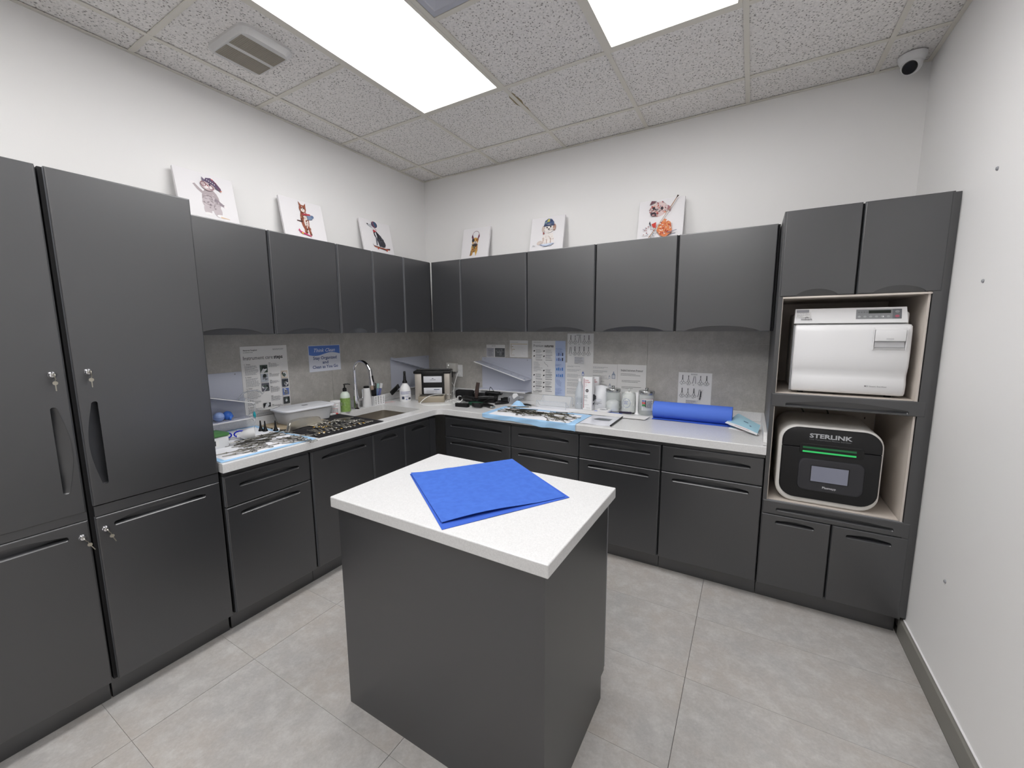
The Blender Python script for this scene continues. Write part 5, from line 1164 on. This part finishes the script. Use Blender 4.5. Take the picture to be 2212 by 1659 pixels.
MB().lathe([(.021, .1605), (.021, .172), (.013, .185), (.011, .225)], seg=18).rbox(-.012, .022, -.010, .010, .222, .262, .006, 2, rz(VB)).rbox(.022, .034, -.005, .005, .240, .250, .002, 1, rz(VB)).tube([(.016*cos(VB), .016*sin(VB), .23), (.026*cos(VB), .026*sin(VB), .205), (.030*cos(VB), .030*sin(VB), .185)], .004, 6).build('trigger_head', BLACK, t, smooth=40)
t = at('oral_swabs', 'few thin pink and white sticks lying behind the sink', 'sticks', .12, -.690); MB().tube([(-.03, -.02, .003), (.03, .06, .003)], .002, 6).tube([(-.01, -.02, .003), (.02, .05, .007)], .002, 6).build('stick', mat('stick_pink', (206, 176, 176), .5), t)

# --- ultrasonic/steel machine in the corner
t = at('cassette_machine', 'black and steel tabletop machine with two white plates in the corner', 'machine', .249, -.483, CT, radians(33))
BX = mat('machine_steel', (186, 180, 172), .38, .6)
for x0, x1, nm in ((0, .058, 'side_tower'), (.255, .303, 'side_tower')): MB().rbox(x0, x1, 0, .20, .003, .235, .003, 2).build(nm, BX, t, smooth=30)
MB().rbox(.0585, .2545, -.006, .19, .0, .250, .004, 2).build('centre_body', BLACK, t, smooth=30)
MB().rbox(-.010, .313, -.010, .20, .2355, .258, .005, 2).build('lid', BLACK, t, smooth=30)
MB().tube([(.02, -.004, .272), (.12, -.006, .274), (.30, -.004, .273)], .006, 8).build('handle_bar', BLACK, t, smooth=40)
MB().rbox(.062, .251, -.018, -.0065, .215, .256, .004, 2).build('hinge_cover', BLACK, t, smooth=30)
for z0, z1, nm in ((.158, .226, 'upper_plate'), (.058, .112, 'lower_plate')):
    pp = MB().rbox(.077, .236, -.0125, -.0065, z0, z1, .003, 2).build(nm, mat('plate_white', (214, 216, 222), .3), t, smooth=30)
    P = Print(-.0128, .0001)
    if z0 > .1: P.text('cascade', .157, z0+.020, .014, (70, 70, 80), 'c', italic=True, bold=.3, width=.05); P.ell(.157, z0+.036, .008, .004, (110, 110, 120))
    else: P.rect(.075+.09, .215, z1-.020, z1-.013, (90, 100, 120)); P.lines(.10, .215, z1-.028, 3, .008, (120, 120, 128), .002, seed=5)
    P.build('plate_print', pp)
st = MB().rbox(.045, .265, -.120, -.022, .0, .052, .003, 2).build('drip_tray', mat('tray_steel', (176, 166, 148), .4, .7), t, smooth=30)
g = MB()
for k in range(18): g.rbox(.056+.0112*k, .0605+.0112*k, -.112, -.028, .0525, .0575, .0008, 1)
g.build('tray_slats', mat('slat_dark', (64, 62, 58), .5), t)['kind'] = 'stuff'
for x in (.040, .270): MB().lathe([(.008, 0), (.008, .012), (.004, .014)], (x, -.030, .052), 12).build('corner_knob', STEEL, t, smooth=40)

# --- outlet, adapters, cables
t = thing('power_outlet', 'white double wall outlet plate on the back wall', 'outlet', (.372, -.0062, 1.110))
MB().rbox(-.040, .042, -.006, 0, -.057, .057, .002, 2).build('cover_plate', WHITE, t); MB().rbox(-.016, .018, -.009, -.006, -.040, -.008, .002, 1).rbox(-.016, .018, -.009, -.006, .008, .040, .002, 1).build('socket', WHITEM, t)
t = thing('plug_adapter', 'pale grey plug-in adapter covering the left of the outlet', 'adapter', (.310, -.0127, 1.135)); MB().rbox(-.058, .056, -.040, 0, -.035, .050, .006, 2).build('shell', mat('adapter_grey', (200, 198, 192), .4), t, smooth=40)
MB().lathe([(.004, 0), (.004, .001)], seg=8, M=T(-.03, -.0402, .028) @ Matrix.Rotation(pi/2, 4, 'X')).build('indicator', mat('led_white', (240, 240, 240), .3, emit=(255, 255, 255), es=1.5), t)
t = thing('wall_charger', 'black cube wall charger on the outlet', 'charger', (.300, -.054, 1.090)); MB().rbox(-.036, .034, -.045, 0, -.042, .042, .006, 2).build('shell', BLACK, t, smooth=40)
CW = mat('cable_white', (232, 232, 230), .4)
def cable(lab, pts, r=.0034, m=None, name='cable', sm=6):
    o = Vector(pts[-1]); t = thing(name, lab, 'cable', o); MB().tube([Vector(p)-o for p in pts], r, 7, smooth=sm).build('cord', m or CW, t, smooth=70); return t
cz = CT+.003
cable('white cable running from the adapter down left to the counter', [(.285, -.060, 1.150), (.262, -.075, 1.10), (.310, -.10, 1.045), (.330, -.12, .985), (.320, -.14, .95), (.370, -.20, .915), (.430, -.27, cz), (.50, -.36, cz), (.56, -.42, cz)])
cable('white cable from the black charger to the cable tangle', [(.320, -.085, 1.046), (.345, -.095, 1.01), (.395, -.12, .975), (.41, -.15, .94), (.40, -.20, .915), (.44, -.26, .89), (.49, -.30, cz), (.545, -.36, cz)])
cable('white cable hanging right of the outlet plate', [(.375, -.030, 1.090), (.385, -.07, 1.05), (.385, -.10, .99), (.42, -.16, .93), (.47, -.22, .90), (.50, -.26, cz), (.56, -.33, cz)])
cable('white cable looping in front of the steel tray', [(.50, -.30, .93), (.445, -.44, .945), (.42, -.53, .93), (.43, -.62, cz+.004), (.52, -.605, cz), (.60, -.52, cz), (.62, -.46, cz), (.585, -.41, cz), (.53, -.38, cz)], sm=8)
cable('white cable end lying near the front of the corner counter', [(.475, -.640, cz), (.53, -.632, cz), (.61, -.58, cz), (.655, -.51, cz), (.65, -.43, cz)])
cable('white cable curling up beside the green clipper', [(.60, -.40, cz), (.66, -.46, cz), (.70, -.44, .90), (.71, -.40, .925), (.73, -.37, .935)], sm=8)
cable('thin white cable tangled behind the black power brick', [(.52, -.30, cz), (.60, -.30, .90), (.66, -.34, .895), (.62, -.40, cz), (.55, -.44, cz), (.57, -.36, .895), (.63, -.36, cz)], r=.0018, sm=8)
t = at('usb_plug', 'small round white plug resting in the cable tangle', 'plug', .56, -.255, CT); MB().lathe([(.020, 0), (.022, .004), (.022, .020), (.018, .028), (.006, .032)], seg=18).build('plug_body', WHITE, t, smooth=40)
t = at('power_brick', 'black power brick at the front of the clipper pile', 'adapter', .790, -.525, CT, radians(6)); MB().prism([(-.065, 0), (-.050, -.022), (.060, -.022), (.066, 0), (.060, .022), (-.055, .022)], 0, .026, 'z').build('brick', BLACK, t)

# --- pile of clippers
def clipper(lab, x, y, z, a, m, L=.16, tilt=0, head=BLACK, name='hair_clipper', cat='clipper', blade=True):
    t = at(name, lab, cat, x, y, CT+z, radians(a))
    q = Matrix.Rotation(radians(-tilt), 4, 'Y')
    secs = [(0, .012, .012), (.01, .017, .015), (.35*L, .020, .017), (.7*L, .018, .015), (.86*L, .022, .014)]
    vs = []; n = 12
    for x_, w_, h_ in secs: vs += [(x_, w_*cos(2*pi*k/n), h_+h_*sin(2*pi*k/n)) for k in range(n)]
    MB().add(vs, [(k*n+i, k*n+(i+1) % n, (k+1)*n+(i+1) % n, (k+1)*n+i) for k in range(len(secs)-1) for i in range(n)]+[tuple(range(n)), tuple((len(secs)-1)*n+i for i in range(n))], q).build('clipper_body', m, t, smooth=50)
    if blade: MB().rbox(.861*L, L, -.021, .021, .004, .018, .003, 1, q).build('blade_head', head, t)
    return t
GRC = mat('clipper_green', (20, 62, 44), .35)
clipper('dark green clipper at the front of the pile', .800, -.450, 0, 18, GRC, .15)
clipper('black clipper with silver band in front of the pile', .925, -.425, 0, -20, BLACK, .14, head=STEEL)
clipper('black clipper at the right front of the pile', .985, -.330, 0, 60, BLACK, .13)
clipper('black clipper lying on top of the pile', .820, -.345, .036, 35, BLACK, .16)
clipper('black clipper at the back of the pile', .700, -.240, .036, 20, BLACK, .17)
clipper('brown and black clipper standing upright in the pile', .790, -.300, .036, 60, mat('clipper_brown', (70, 56, 52), .3), .155, tilt=82, blade=False)
t = at('black_pouch', 'black fabric pouch behind the pile of clippers', 'pouch', .560, -.175, CT, radians(12)); MB().rbox(-.085, .085, -.035, .035, 0, .075, .018, 3).build('pouch_body', mat('fabric_black', (16, 16, 18), .9, bump=(150, .6)), t, smooth=60)
for x0 in (-.05, .02): MB().rbox(x0, x0+.03, -.037, -.0352, .02, .06, .0005, 1).build('strap', BLACKM, t)
t = at('black_case', 'low black case under the pile of clippers', 'case', .760, -.260, CT, radians(14)); MB().rbox(-.10, .17, -.058, .055, 0, .034, .012, 3).build('case_body', mat('fabric_black', (16, 16, 18), .9), t, smooth=60)
MB().rbox(.02, .13, -.02, .04, .0345, .062, .01, 2).build('case_pocket', mat('fabric_black', (16, 16, 18), .9), t, smooth=60)
t = at('coiled_cord', 'coiled black cord at the right end of the pile', 'cord', 1.000, -.180, CT)
MB().tube([((.030+.010*cos(3*q))*cos(q)*1.3, (.030+.010*cos(3*q))*sin(q), .008+.008*(q/6.283)+.004*sin(2*q)) for q in [2*pi*k/16 for k in range(56)]], .0048, 7).build('coil', BLACKM, t, smooth=60)
MB().tube([(.02, .02, .03), (.045, .0, .026), (.06, -.035, .012), (.03, -.06, .006)], .004, 7, smooth=5).build('lead', BLACKM, t, smooth=60)
for i, pts in enumerate(([(.84, -.20, .93), (.86, -.22, .995), (.885, -.24, 1.012), (.90, -.20, .96), (.93, -.18, .93)], [(.66, -.20, .92), (.70, -.22, .965), (.73, -.24, .97), (.76, -.26, .94)], [(.88, -.36, .90), (.93, -.33, .93), (.99, -.28, .915), (1.04, -.30, .895)])):
    cable(('thin black cord arching above the pile', 'thin black cord left of the upright clipper', 'black cord draped over the right side of the pile')[i], pts, .0026 if i else .002, BLACKM)

# --- tape dispenser
t = at('tape_dispenser', 'grey desktop tape dispenser between the clippers and the pad', 'dispenser', 1.055, -.215, CT, radians(-8))
pr = [(0, 0), (.052, 0), (.075, .010), (.112, .048), (.128, .046), (.135, .058), (.118, .072), (.095, .070), (.070, .052), (.052, .040), (.034, .042), (.020, .054), (.006, .062), (0, .060)]
MB().prism(pr, -.022, .022, 'y').build('dispenser_body', mat('disp_grey', (150, 152, 156), .4), t)
MB().prism([(0, -.0005), (.052, -.0005), (.078, .009), (.116, .046), (.120, .040), (.084, .002), (.058, -.0005+.0002)], -.0225, -.0222, 'y').build('base_stripe', BLACK, t)
MB().lathe([(.024, -.009), (.024, .009)], seg=22, M=T(.060, 0, .066) @ Matrix.Rotation(pi/2, 4, 'X')).build('tape_roll', WHITEM, t, smooth=40)
MB().box(.008, .016, -.0226, -.0221, .018, .050).build('side_mark', BLACK, t)

# --- acrylic zigzag holder
t = at('acrylic_holder', 'empty clear acrylic zigzag holder on the back counter', 'holder', 1.330, -.265)
zz = [(0, .0), (.0, .056), (.006, .058), (.060, .012), (.068, .012), (.128, .082), (.134, .082), (.150, .0)]
m = MB()
for (a, b), (c_, d_) in zip(zz, zz[1:]): m.add([(0, a, b), (.250, a, b), (.250, c_, d_), (0, c_, d_)], [(0, 1, 2, 3)])
m.build('folded_sheet', CLEAR, t, fix=False)
e = MB()
for x in (0, .25): e.tube([(x, a, b) for a, b in zz], .0011, 5)
for a, b in (zz[1], zz[3], zz[5]): e.tube([(0, a, b), (.25, a, b)], .0010, 5)
e.build('sheet_edge', EDGE, t)
# --- clear spray bottle, gauze boxes, bag
t = at('clear_bottle', 'clear squeeze bottle half hidden behind the gauze box', 'bottle', 1.645, -.135)
MB().lathe([(.035, 0), (.037, .004), (.037, .120), (.028, .155), (.014, .200), (.012, .212)], seg=24).build('bottle_body', mat('frost_bottle', (214, 220, 226), .2, alpha=.6), t, smooth=40)
MB().lathe([(.0125, .2125), (.0125, .232), (.008, .236)], seg=14).build('cap', WHITE, t, smooth=40)
V2 = atan2(CAMP.y+.135, CAMP.x-1.645)
P = Print(0, .0002, fn=wrapfn(.0373, V2)); P.rect(-.030, .036, .030, .095, (226, 228, 232)); P.rect(-.026, .034, .036, .090, (110, 118, 134)); P.poly([(-.026, .036), (.034, .072), (.034, .050), (-.026, .034)], (26, 30, 40)); P.rect(-.018, .014, .040, .047, (226, 228, 232)); P.build('label', t)
def gbox(lab, x, y, a, w_, d_, h_, full=True):
    t = at('gauze_box', lab, 'box', x, y, CT, radians(a)); MB().rbox(0, w_, 0, d_, 0, h_, .0015, 1).build('carton', WHITEM, t)
    P = Print(-.0002, .0001); P.rect(.006, .009, .014, h_-.012, (150, 60, 70)); P.rect(.009, .0105, .014, h_-.012, (60, 60, 66))
    P.text('Gauze', .015, h_-.030, .015, (180, 60, 72), bold=.6, width=.030); P.text('Sponges', .015, h_-.044, .015, (180, 60, 72), bold=.6, width=.042)
    if full:
        P.lines(.016, .034, h_-.056, 3, .010, (196, 120, 124), .002, seed=2); P.ell(.034, h_-.106, .0125, .0125, (50, 48, 52)); P.text('3x3', .034, h_-.110, .012, (230, 230, 230), 'c', bold=.5, width=.016)
        P.lines(.013, .044, h_-.146, 3, .008, (110, 110, 114), .003, seed=5); P.lines(.013, .040, h_-.178, 2, .008, (150, 150, 154), .002, seed=6); P.lines(.013, .060, h_-.215, 1, .008, (150, 150, 154), .002, seed=7); P.lines(.030, .066, h_-.240, 1, .008, (150, 150, 154), .002, seed=8)
    P.build('box_print', t); return t
gbox('tall white gauze sponge box with red lettering, front one', 1.686, -.180, 1, .073, .050, .255)
gbox('second gauze sponge box mostly hidden behind the first', 1.712, -.095, 4, .070, .050, .250, False)
t = at('product_bag', 'white and black printed plastic bag leaning beside the gauze box', 'bag', 1.800, -.105)
m = MB().grid(8, 10, lambda u, v: (-.048+.100*u+.010*v+.004*sin(9*v), -.018-.028*sin(pi*u)*sin(pi*min(1, v*.9+.15))+.010*v, .190*v*(1-.10*abs(u-.45))-.0)); m.grid(8, 10, lambda u, v: (-.048+.100*u+.010*v+.004*sin(9*v), .012+.014*sin(pi*u)*sin(pi*v), .190*v*(1-.10*abs(u-.45))))
m.build('bag_film', mat('bag_white', (226, 227, 230), .3), t, smooth=70, fix=False)
P = Print(-.0502, .0002, fn=lambda x, y, z: (x, y+.004, z)); P.poly([(-.046, .058), (-.020, .088), (-.018, .108), (-.034, .122), (-.046, .116)], (44, 46, 50)); P.poly([(-.046, .020), (-.030, .058), (-.046, .052)], (60, 62, 66)); P.lines(-.030, .030, .052, 2, .008, (60, 62, 66), .003, seed=3); P.rect(.002, .016, .004, .014, (60, 70, 40)); P.rect(.006, .012, .006, .012, (200, 180, 60)); P.ell(.005, .078, .022, .012, (206, 208, 214), 10); P.build('bag_print', t)
# --- glass jars
def jar(lab, x, fill, r=.0535, h=.150):
    t = at('glass_jar', lab, 'jar', x, -.135)
    MB().lathe([(r*.9, 0), (r, .006), (r, h-.012), (r*.94, h), (r*.90, h), (r*.95, h-.012), (r*.95, .010), (r*.85, .006), (.0001, .006)], seg=32).build('jar_glass', GLASS, t, smooth=40, fix=False)
    MB().lathe([(r*1.0, h+.0005), (r*1.02, h+.004), (r*1.02, h+.020), (r*.97, h+.024), (.012, h+.026), (.008, h+.030), (.012, h+.038), (.011, h+.044), (.0001, h+.046)], seg=32).build('lid', mat('lid_steel', (170, 172, 172), .2, .85), t, smooth=40) if fill != 'gauze' else MB().lathe([(r*1.0, h+.0005), (r*1.02, h+.004), (r*1.02, h+.014), (.012, h+.018), (.010, h+.030), (.0001, h+.032)], seg=32).build('lid', GLASS, t, smooth=40)
    return t
def blob(P0, R0, H0, seed, m, name, parent, sq=1.0):
    R_ = random.Random(seed); pr_ = []
    b = MB(); n = 20; k = 9; vs = []
    for j in range(k+1):
        z = H0*j/k; rr_ = R0*(1-.0 if j < k-1 else .75)*(.55 if j == k else 1)
        for i in range(n):
            a = 2*pi*i/n; q = rr_*(1+.07*sin(3*a+j*1.3+seed)+.05*sin(7*a-j*2)); vs.append((P0[0]+q*cos(a), P0[1]+q*sin(a)*sq, P0[2]+z+.004*sin(5*a+seed)*(j > 0)))
    b.add(vs, [(j*n+i, j*n+(i+1) % n, (j+1)*n+(i+1) % n, (j+1)*n+i) for j in range(k) for i in range(n)]+[tuple(range(n)), tuple(k*n+i for i in range(n))]).build(name, m, parent, smooth=70)
t = jar('glass jar half full of cotton, left of three', 1.908, 'cotton'); blob((0, 0, .008), .046, .078, 3, WHITEM, 'cotton', t)
t = jar('glass jar stuffed with white gauze showing a blue oval print, middle of three', 2.026, 'gauze'); blob((0, 0, .008), .0475, .152, 5, mat('gauze_white', (236, 236, 232), .9, bump=(60, .8)), 'gauze', t)
V3 = atan2(CAMP.y+.135, CAMP.x-2.026)
P = Print(0, .0002, fn=wrapfn(.0530, V3)); P.ring(-.018, .080, .030, .034, .0022, (70, 90, 160)); P.lines(-.036, -.002, .090, 3, .009, (90, 110, 176), .004, seed=3); P.build('oval_print', t)
t = jar('glass jar with a colourful label and grey lid, right of three', 2.152, 'label')
V4 = atan2(CAMP.y+.135, CAMP.x-2.152)
P = Print(0, .0002, fn=wrapfn(.0540, V4)); P.rect(-.032, .050, .036, .120, (228, 228, 230)); P.rect(-.032, .050, .117, .120, (190, 60, 60)); P.rect(-.030, -.004, .100, .112, (70, 84, 160)); P.rect(-.030, -.004, .084, .098, (196, 56, 52)); P.rect(-.030, -.004, .068, .082, (60, 130, 80)); P.rect(-.008, -.003, .062, .112, (30, 32, 36)); P.lines(.0, .048, .104, 6, .009, (90, 92, 98), .004, seed=4); P.build('label', t)
t = at('paper_cup_stack', 'thin white paper cone stack between two glass jars', 'cups', 2.090, -.150, CT); MB().lathe([(.020, 0), (.010, .012), (.0085, .05), (.0105, .130), (.016, .160)], seg=18).build('cup_stack', WHITE, t, smooth=60)
# --- papers, blue strip, tape roll, marker, zip bag
o = sheet('blue_strip', 'folded strip of blue wrap lying behind the tape roll', 'wrap', [(1.775, -.215), (1.995, -.240), (2.000, -.198), (1.785, -.175)], CT, lambda u, v: .0022, BLUER, n=4, th=.0015)
sheet('paper_stack', 'loose white papers lying in front of the jars', 'paper', [(1.640, -.345), (2.190, -.345), (2.205, -.262), (1.720, -.222)], CT, lambda u, v: .0085+.006*max(0, u-.8)*4*v, PAPER, n=10, th=.0035)
sheet('paper_stack', 'lower white paper sticking out below the loose ones', 'paper', [(1.630, -.318), (2.160, -.325), (2.150, -.250), (1.690, -.240)], CT, lambda u, v: .004, PAPER, n=6, th=.002)
t = at('tape_roll', 'flat white roll of tape with grey centre on the papers', 'tape', 1.862, -.200, CT+.0095); MB().lathe([(.030, 0), (.052, 0), (.052, .012), (.030, .012), (.030, 0)], seg=30, cap=False).build('ring', WHITE, t, smooth=40); MB().lathe([(.0295, .001), (.0295, .003), (.0001, .003)], seg=24).build('core_disc', mat('grey_blue', (120, 124, 134), .4), t, smooth=40); MB().rbox(-.02, .018, -.007, .007, .0035, .0065, .001, 1).build('core_tab', BLACKM, t)
t = at('box_cutter', 'black and purple box cutter on the papers', 'knife', 1.985, -.225, CT+.0095, radians(8)); MB().rbox(-.005, .085, -.009, .009, 0, .014, .004, 2).build('cutter_body', mat('dark_purple', (44, 36, 60), .4), t, smooth=40); MB().rbox(.0855, .105, -.006, .006, .002, .010, .002, 1).build('nose', BLACK, t)
t = at('zip_bag', 'clear document bag with a black slider and small grey picture', 'bag', 1.935, -.475)
MB().grid(8, 8, lambda u, v: (-.105+.205*u-.015*(1-v)*0, -.150+.290*v, .0024+.0016*sin(7*u+3*v)), th=.0012).build('bag_film', mat('zip_film', (226, 228, 236), .18), t, smooth=60)
P = Print(0, .0002, fn=lambda x, y, z: (x, z, .0050-y)); P.poly([(-.062, -.005), (.052, -.010), (.060, .040), (-.035, .045)], (112, 116, 120)); P.lines(-.05, .05, .07, 2, .012, (180, 182, 188), .003, seed=3); P.lines(-.05, .05, -.035, 3, .012, (176, 178, 184), .003, seed=4); P.line([(-.095, -.13), (.09, -.13)], .001, (200, 190, 196)); P.build('bag_print', t)
MB().tube([(.104, -.150, .006), (.100, .150, .006)], .0055, 8).build('slider_bar', BLACK, t, smooth=50); 
# --- blue roll
t = at('wrap_roll', 'thick roll of blue sterilization wrap on the back counter', 'roll', 2.2200, -.205, CT, radians(0))
RR = .058
MB().lathe([(.016, 0), (RR-.002, 0), (RR, .002), (RR, .482), (RR-.002, .484), (.016, .484)], seg=40, M=T(0, 0, RR) @ Matrix.Rotation(R90, 4, 'Y'), cap=False).build('roll_body', BLUER, t, smooth=40)
MB().lathe([(.0158, .001), (.0158, .483)], seg=20, M=T(0, 0, RR) @ Matrix.Rotation(R90, 4, 'Y'), cap=True).build('cardboard_core', mat('cardboard', (150, 120, 90), .8), t, smooth=40)
MB().grid(20, 6, lambda u, v: (.482*u, -.012-.058*v-.006*u*v, .0035-.0015*v+.002*v*sin(6*u)), th=.0012).build('loose_flap', BLUED, t, smooth=60)
# --- pale blue pouches
PB = mat('pouch_film', (168, 210, 226), .25)
def pouch(lab, pts, zs, edge=True):
    c = Vector((sum(p[0] for p in pts)/4, sum(p[1] for p in pts)/4, 0)); t = at('sterile_pouch', lab, 'pouch', c.x, c.y, CT, 0, 'pale blue sterilization pouches')
    def fn(u, v, dz=0):
        x = (1-v)*((1-u)*pts[0][0]+u*pts[1][0])+v*((1-u)*pts[3][0]+u*pts[2][0]); y = (1-v)*((1-u)*pts[0][1]+u*pts[1][1])+v*((1-u)*pts[3][1]+u*pts[2][1])
        z = (1-v)*((1-u)*zs[0]+u*zs[1])+v*((1-u)*zs[3]+u*zs[2])+.010*sin(pi*u)*sin(pi*v)
        return (x-c.x, y-c.y, z+dz)
    MB().grid(10, 8, lambda u, v: fn(u, v), th=.002).build('paper_back', WHITEM, t, smooth=60); MB().grid(10, 8, lambda u, v: fn(u, .14+.86*v, .0006), th=.0004).build('blue_film', PB, t, smooth=60)
    f = lambda x, y, z: fn(x, z, .0012-y)
    P = Print(0, .0003, fn=f); P.rect(.45, .62, .5, .56, (70, 96, 120)); P.rect(.70, .76, .35, .42, (96, 110, 140)); P.lines(.3, .8, .05, 1, .1, (196, 150, 160), .02, seed=1) ; P.build('pouch_print', t); return t
pouch('pale blue pouch lying flat at the bottom of the small stack', [(2.690, -.330), (2.845, -.420), (2.835, -.200), (2.713, -.160)], [.003, .003, .004, .004])
pouch('pale blue pouch in the middle of the small stack', [(2.690, -.300), (2.850, -.440), (2.840, -.250), (2.713, -.150)], [.020, .008, .012, .018])
pouch('top pale blue pouch tilted up against the counter end', [(2.668, -.290), (2.840, -.470), (2.858, -.300), (2.735, -.110)], [.028, .012, .034, .060])
# more of the black pile
clipper('black clipper lying across the middle of the pile', .700, -.395, .034, -12, BLACK, .17)
clipper('black clipper leaning on the pocket of the low case', .850, -.275, .066, 15, BLACK, .15)
for lab, x, y, z, r_, s_ in (('black coiled clipper cord in front of the pouch', .655, -.300, 0, .036, 1), ('black coiled clipper cord on top of the low case', .905, -.235, .036, .034, 2), ('black coiled clipper cord at the right front of the pad gap', .930, -.500, 0, .030, 3)):
    t = at('coiled_cord', lab, 'cord', x, y, CT+z)
    MB().tube([((r_+.010*cos(3*q+s_))*cos(q)*1.4, (r_+.010*cos(3*q))*sin(q), .008+.0065*(q/6.283)+.004*sin(2*q)) for q in [2*pi*k/16 for k in range(64)]], .0055, 7).build('coil', BLACKM, t, smooth=60)
